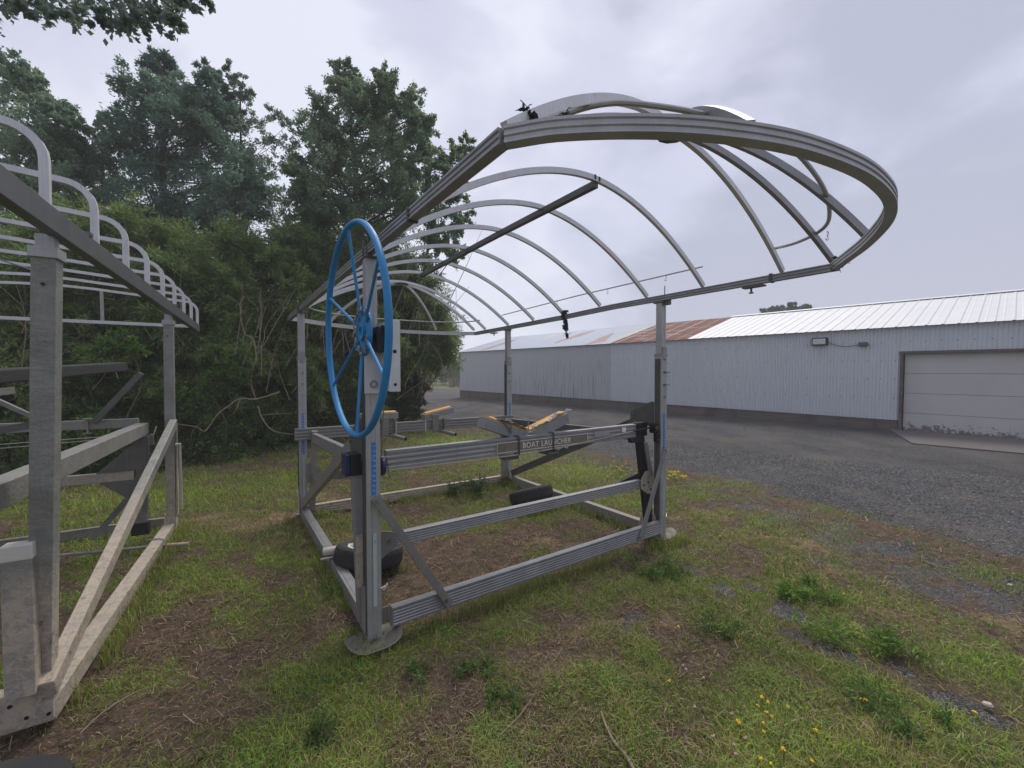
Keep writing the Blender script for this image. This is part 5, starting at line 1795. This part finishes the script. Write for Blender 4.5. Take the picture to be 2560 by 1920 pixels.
def blades(x, y, h, w, lean, cols):
    n = len(x)
    z = relief(x, y)
    th = rng.uniform(0, 2 * np.pi, n)
    dx, dy = np.cos(th), np.sin(th)
    ph = th + np.pi / 2 + rng.normal(0, .5, n)
    lx, ly = np.cos(ph) * lean * h, np.sin(ph) * lean * h
    b = np.stack([x, y, z - .003], -1)
    s_ = np.stack([dx, dy, np.zeros(n)], -1) * (w / 2)[:, None]
    m_ = b + np.stack([lx * .35, ly * .35, h * .6], -1)
    t_ = b + np.stack([lx, ly, h * (1 - .35 * np.minimum(lean, 1.5) ** 2 * .5)], -1)
    # quad base->mid and a thin quad mid->tip
    q1 = np.stack([b - s_, b + s_, m_ + s_ * .75, m_ - s_ * .75], 1)
    q2 = np.stack([m_ - s_ * .75, m_ + s_ * .75, t_ + s_ * .08, t_ - s_ * .08], 1)
    v = np.concatenate([q1, q2], 1).reshape(-1, 3)
    return v, np.repeat(cols, 2, axis=0)


def green_cols(n, x, y, straw):
    f = rng.random(n)[:, None]
    k = fbm(x, y, 1.1, 60)[:, None]
    a, b = np.array([0.095, 0.155, 0.020]), np.array([0.30, 0.405, 0.065])
    c = a * (1 - f) + b * f
    c = c * (0.45 + 1.15 * k)
    yel = np.array([0.34, 0.28, 0.13])
    dry = (rng.random(n) < 0.24 + 0.55 * straw)[:, None]
    return np.where(dry, yel * rng.uniform(.6, 1.4, n)[:, None], c)


# 1 grass
x, y, r = scatter(700000, 1.35, 24)
_r, _a = 1.4 * np.sqrt(rng.random(30000)), rng.uniform(0, 6.283, 30000)
x, y, r = np.append(x, _r * np.sin(_a)), np.append(y, _r * np.cos(_a)), np.append(r, np.maximum(_r, 1))
g, gn, st = cover(x, y)
keep = rng.random(len(x)) < np.clip((gn - .18) * 1.7, 0.05, 1) * (1 - g * .93)
keep &= ~((y > 1.0) & (np.abs(x - 0) > 20))
x, y, r, gn, st = x[keep], y[keep], r[keep], gn[keep], st[keep]
h = (0.010 + 0.045 * rng.random(len(x)) ** 2) * (0.6 + 0.9 * np.clip(gn, 0, 1)) * (1 + .3 * (r > 5))
w = np.maximum(0.0028, 0.0011 * r) * rng.uniform(.7, 1.3, len(x))
v, c = blades(x, y, h, w, np.abs(rng.normal(.7, .5, len(x))), green_cols(len(x), x, y, st) * np.clip(.62 + .75 * gn, 0, 1.35)[:, None])
tag(np_mesh('grass', v, 4, 'blade', None, c), 'short patchy green grass on the worn lawn', 'grass', None, 'stuff')

# longer grass against the feet and beams of both lifts
SX, SY = [], []
def along(p, q_, n, sp):
    t_ = rng.random(n)
    SX.append(p[0] + (q_[0] - p[0]) * t_ + rng.normal(0, sp, n))
    SY.append(p[1] + (q_[1] - p[1]) * t_ + rng.normal(0, sp, n))
def lp(a_, b_): v_ = LP(a_, b_, 0); return (v_.x, v_.y)
def l2(a_, b_): return (-1.99 + .8596 * a_ - .511 * b_, 1.80 + .511 * a_ + .8596 * b_)
along(lp(.1, -.08), lp(2.7, -.08), 2600, .03)
along(lp(-.06, .1), lp(-.06, 2.6), 2200, .03)
along(lp(.1, 2.6), lp(2.7, 2.6), 1800, .04)
along(lp(2.7, .1), lp(2.7, 2.6), 1800, .04)
along(l2(.02, .2), l2(.06, 3.0), 2600, .03)
for (a_, b_) in ((0, -.06), (LW, -.05), (0, LL), (LW, LL)):
    along(lp(a_ - .2, b_ - .10), lp(a_ + .2, b_ - .12), 500, .035)
along(lp(.0, 1.25), lp(.5, .75), 500, .07)
along(lp(2.1, 1.25), lp(2.6, 1.35), 700, .06)
x, y = np.concatenate(SX), np.concatenate(SY)
r = np.hypot(x, y)
k_ = fbm(x, y, 3.0, 90) > .44
x, y, r = x[k_], y[k_], r[k_]
v, c = blades(x, y, rng.uniform(.03, .12, len(x)), np.maximum(.003, .0011 * r), np.abs(rng.normal(.4, .3, len(x))), green_cols(len(x), x, y, np.full(len(x), .25)))
tag(np_mesh('long_grass', v, 4, 'blade', None, c), 'longer grass growing against the lift frames', 'grass', None, 'stuff')

# 2 clover and small round weeds
x, y, r = scatter(150000, 1.35, 7)
g, gn, st = cover(x, y)
k2 = fbm(x, y, 2.6, 70)
keep = rng.random(len(x)) < np.clip((gn - .45) * 2.2, 0, 1) * (k2 > .45) * (1 - g)
x, y, r = x[keep], y[keep], r[keep]
n = len(x)
z = relief(x, y) + rng.uniform(.006, .05, n)
d = unit(np.stack([rng.normal(size=n), rng.normal(size=n), rng.normal(0, .35, n)], -1))
sz = np.maximum(.008, .0022 * r) * rng.uniform(.8, 1.7, n)
cc = np.array([0.055, 0.130, 0.024]) * (1 - rng.random(n)[:, None]) + np.array([0.13, 0.23, 0.05]) * rng.random(n)[:, None]
s_ = unit(np.cross(d, np.array([0, 0, 1.0]) + rng.normal(0, .25, (n, 3))))
c0 = np.stack([x, y, z], -1)
v = np.stack([c0, c0 + d * sz[:, None] * .55 + s_ * sz[:, None] * .45, c0 + d * sz[:, None], c0 + d * sz[:, None] * .55 - s_ * sz[:, None] * .45], 1).reshape(-1, 3)
tag(np_mesh('clover', v, 4, 'blade', None, cc), 'low clover leaves among the grass', 'clover', None, 'stuff')

# 3 dry straw and dead leaves lying flat
x, y, r = scatter(210000, 1.35, 14)
g, gn, st = cover(x, y)
keep = rng.random(len(x)) < np.clip(.30 + st * 1.1, 0, 1) * (1 - g * .9)
x, y, r = x[keep], y[keep], r[keep]
n = len(x)
th = rng.uniform(0, 2 * np.pi, n)
L_ = rng.uniform(.006, .032, n) + rng.random(n) ** 6 * .06 * (1 + r * .06)
W_ = np.maximum(.0022, .0009 * r) * rng.uniform(.7, 1.4, n)
c0 = np.stack([x, y, relief(x, y) + rng.uniform(.002, .018, n)], -1)
d = np.stack([np.cos(th), np.sin(th), rng.normal(0, .22, n)], -1) * L_[:, None]
s_ = np.stack([-np.sin(th), np.cos(th), np.zeros(n)], -1) * W_[:, None]
bend = np.stack([np.zeros(n), np.zeros(n), rng.uniform(-.1, .25, n) * L_], -1)
v = np.stack([c0 - s_ / 2, c0 + s_ / 2, c0 + d + bend + s_ / 2, c0 + d + bend - s_ / 2], 1).reshape(-1, 3)
t_ = rng.random(n)[:, None] ** 2.4
cc = np.array([0.085, 0.060, 0.040]) * (1 - t_) + np.array([0.38, 0.29, 0.18]) * t_
tag(np_mesh('dry_litter', v, 4, 'litter', None, cc), 'dry straw and dead stalks scattered on the soil', 'straw', None, 'stuff')

# 4 stones
x, y, r = scatter(150000, 1.35, 10, power=-.7)
g, gn, st = cover(x, y)
keep = rng.random(len(x)) < np.clip((g - .25) * 1.6, 0.02, 1)
x, y, r = x[keep], y[keep], r[keep]
n = len(x)
sz = np.maximum(.0045, .0013 * r) * rng.uniform(.6, 1.7, n)
octv = np.array([[1, 0, 0], [0, 1, 0], [-1, 0, 0], [0, -1, 0], [0, 0, .7], [0, 0, -.7]])
tri = np.array([[0, 1, 4], [1, 2, 4], [2, 3, 4], [3, 0, 4]])
V = octv[None] * sz[:, None, None] * rng.uniform(.55, 1.3, (n, 6, 3))
th = rng.uniform(0, 6.28, n)
ct, sn = np.cos(th)[:, None], np.sin(th)[:, None]
V = np.stack([V[..., 0] * ct - V[..., 1] * sn, V[..., 0] * sn + V[..., 1] * ct, V[..., 2]], -1)
V += np.stack([x, y, relief(x, y) + sz * .15], -1)[:, None, :]
v = V[:, tri].reshape(-1, 3)
t_ = rng.random(n)[:, None]
cc = np.array([0.045, 0.048, 0.054]) * (1 - t_) + np.array([0.22, 0.222, 0.235]) * t_
cc = np.where((rng.random(n) < .05)[:, None], np.array([.26, .23, .20]), cc)
tag(np_mesh('loose_stones', v, 3, 'stone', None, np.repeat(cc, 4, axis=0)), 'loose grey crushed stones', 'stones', None, 'stuff')

# ------------------------------------------------------------------ single weeds, flowers and sticks
def weed(px, py, r, h, n, l, w, ca, cb, label, seed, name='weed'):
    g_ = on_ground(px, py)
    rr2 = random.Random(seed)
    cl = [(g_.x + rr2.uniform(-1.2, 1.2) * r, g_.y + rr2.uniform(-.9, .9) * r, h * rr2.uniform(.1, .45), r * rr2.uniform(.3, .6)) for _ in range(7)]
    return plant(name, g_, cl, n // 6, l, w, ca, cb, label, 'weed', 'feathery weeds on the lawn', seed, .003, 5, 12, .1, crown='foliage', wood='stem', mat='blade', tip=.6, fill=.95, up=.6, tw=.2)


GA, GB = (0.07, 0.14, 0.025), (0.16, 0.26, 0.055)
weed(1180, 1235, .22, .30, 1100, .05, .012, (0.03, 0.07, 0.02), (0.07, 0.12, 0.035), 'bushy feathery weed beside the back tyre under the lift', 201)
weed(860, 1475, .12, .14, 700, .035, .008, GA, GB, 'feathery green weed growing over the left base beam', 202)
weed(1640, 1430, .16, .06, 700, .04, .010, GA, GB, 'bright weed clump right of the front base beam', 203)
weed(1985, 1480, .16, .07, 800, .04, .010, (0.10, 0.20, 0.025), (0.21, 0.34, 0.06), 'brightest green weed clump beside the grey stone patch', 204)
weed(2120, 1600, .20, .07, 1000, .04, .010, (0.09, 0.18, 0.03), (0.20, 0.32, 0.06), 'long bright weed clump in the middle of the right lawn', 205)
weed(1180, 1680, .08, .05, 240, .03, .009, GA, GB, 'small weed alone on the soil before the front beam', 206)
weed(1255, 1750, .07, .04, 220, .03, .009, GA, GB, 'small weed beside the forked twig', 207)
weed(1050, 1690, .07, .04, 180, .03, .008, GA, GB, 'tiny weed near the front foot pad', 208)
weed(1780, 1560, .14, .05, 500, .03, .009, (.1, .17, .03), (.2, .3, .07), 'low weed at the near edge of the grey stone patch', 209)
weed(2270, 1790, .15, .06, 700, .03, .009, (0.07, 0.15, 0.03), (0.15, 0.26, 0.06), 'weed clump beside the stone strip at lower right', 210)
weed(780, 1860, .08, .07, 260, .05, .006, (0.06, 0.11, 0.02), (0.13, 0.20, 0.05), 'tuft of long grass at the bottom left of centre', 211)


def flower(px, py, h, r, mat, label, cat='flower', group=None, seed=0):
    g_ = on_ground(px, py)
    rr2 = random.Random(seed)
    o = empty('wildflower', g_, 0, label, cat, group)
    t_ = Vector((rr2.uniform(-.02, .02), rr2.uniform(-.02, .02), h))
    MB().tube([(0, 0, -.01), t_ * .5 + Vector((.004, 0, 0)), t_], .0016, 5).build('stem', 'stem_green', o)
    mb = MB()
    for k in range(5):
        c = t_ + Vector((rr2.uniform(-1, 1), rr2.uniform(-1, 1), rr2.uniform(-.2, .7))) * r * .6
        mb.sweep([c - Vector((0, 0, r * .5)), c, c + Vector((rr2.uniform(-.3, .3) * r, 0, r * .45))], lambda t, r=r: circ(r * (.25, .55, .3)[int(round(t * 2))], 6))
    mb.build('blossom', mat, o)
    return o


near = [(1898, 1755), (1905, 1765), (1915, 1772), (1922, 1780), (1930, 1783), (1905, 1750), (1968, 1780), (1848, 1800), (1856, 1808), (2152, 1748), (2162, 1752), (1958, 1875), (1963, 1882), (2040, 1908), (1920, 1830), (1882, 1900), (1930, 1912), (2043, 1836), (1680, 1700), (1908, 1818)]
for i, (px, py) in enumerate(near):
    flower(px, py + 22, random.Random(i).uniform(.03, .06), .0085, 'yellow_petal', 'yellow wildflower in the clover at the bottom right of the lawn', group='yellow flowers at the bottom right', seed=i)
far = []
r3 = random.Random(9)
for k in range(16):
    far.append((1680 + 48 * r3.gauss(0, .35) + 10, 1205 + 12 * r3.gauss(0, .6)))
for i, (px, py) in enumerate(far):
    flower(px, py, r3.uniform(.08, .14), .022, 'yellow_petal', 'yellow wildflower in the cluster just right of the front right post', group='yellow flowers right of the post', seed=50 + i)
for k in range(22):
    px, py = 1555 + r3.gauss(0, 28), 1185 + r3.gauss(0, 14)
    flower(px, py, r3.uniform(.06, .12), .016, 'yellow_petal', 'yellow wildflower in the grass behind the mid beam, left of the front right post', group='yellow flowers behind the post', seed=90 + k)
for i, (px, py) in enumerate([(1712, 1672), (1765, 1700), (1708, 1665), (1830, 1788), (1780, 1840), (1832, 1870), (1838, 1892), (1870, 1848), (1742, 1770)]):
    flower(px, py + 15, .035, .0085, 'pink_petal', 'pale pink clover blossom left of the yellow flowers', group='pink clover blossoms', seed=130 + i)
for i, (px, py, lab) in enumerate([(2108, 1502, 'lone yellow wildflower in the middle of the right lawn'), (1800, 1352, 'small yellow flower right of the foot pad, left of two'), (1820, 1362, 'small yellow flower right of the foot pad, right of two'), (1685, 1580, 'single yellow flower on the soil before the front beam'), (2452, 1810, 'pale yellow flower near the lower right corner')]):
    flower(px, py, .04, .010, 'yellow_petal', lab, seed=150 + i)


def stick(pts, r, label, forks=()):
    P = [on_ground(px, py) + Vector((0, 0, z)) for px, py, z in pts]
    mb = MB().tube(smooth_path(P, 24), lambda t: r * (1 - .5 * t), 7)
    for f in forks:
        mb.tube([on_ground(px, py) + Vector((0, 0, z)) for px, py, z in f], lambda t: r * .7 * (1 - .6 * t), 6)
    return tag(mb.build('stick', 'dead_wood', None, 0, True), label, 'stick')


stick([(1600, 1960, .012), (1565, 1900, .018), (1535, 1865, .02), (1515, 1825, .02), (1503, 1790, .02)], .0075, 'curved fallen stick at the bottom edge of the lawn')
stick([(1250, 1842, .008), (1275, 1820, .012), (1300, 1795, .015), (1325, 1758, .012)], .003, 'small forked dry twig before the front beam', [[(1275, 1822, .012), (1208, 1818, .008)]])
stick([(200, 1845, .02), (260, 1800, .04), (330, 1750, .03), (372, 1722, .01)], .003, 'long dry stalk beside the near corner of the crusted lift')
stick([(2310, 1405, .01), (2345, 1420, .015)], .006, 'short pale stick on the stones at right')
for i, (px, py, s_, lab) in enumerate([(2468, 1765, .022, 'pale round stone lying on the lower right stone strip'), (2525, 1465, .02, 'small white stone on the right edge of the drive')]):
    g_ = on_ground(px, py)
    mb = MB()
    rs = random.Random(i)
    n = 10
    for k in range(5):
        a_ = k / 4 * math.pi
        for j in range(n):
            b_ = 2 * math.pi * j / n
            rr2 = s_ * rs.uniform(.85, 1.1)
            mb.v.append((rr2 * math.sin(a_) * math.cos(b_), rr2 * .8 * math.sin(a_) * math.sin(b_), rr2 * .55 * math.cos(a_)))
    for k in range(4):
        for j in range(n):
            mb.f.append((k * n + j, k * n + (j + 1) % n, (k + 1) * n + (j + 1) % n, (k + 1) * n + j))
    o = mb.build('stone', 'pvc_pipe', None, 0, True)
    o.location = g_ + Vector((0, 0, s_ * .35))
    tag(o, lab, 'stone')


# ------------------------------------------------------------------ added haze
o = MB().box((0, 32, 7.5), (130, 100, 17.1)).build('haze', 'haze')  # thin volume added to lift the dark trees and fade the distance
tag(o, 'faint grey haze added to pale the trees and fade the far shed', 'haze', None, 'stuff')
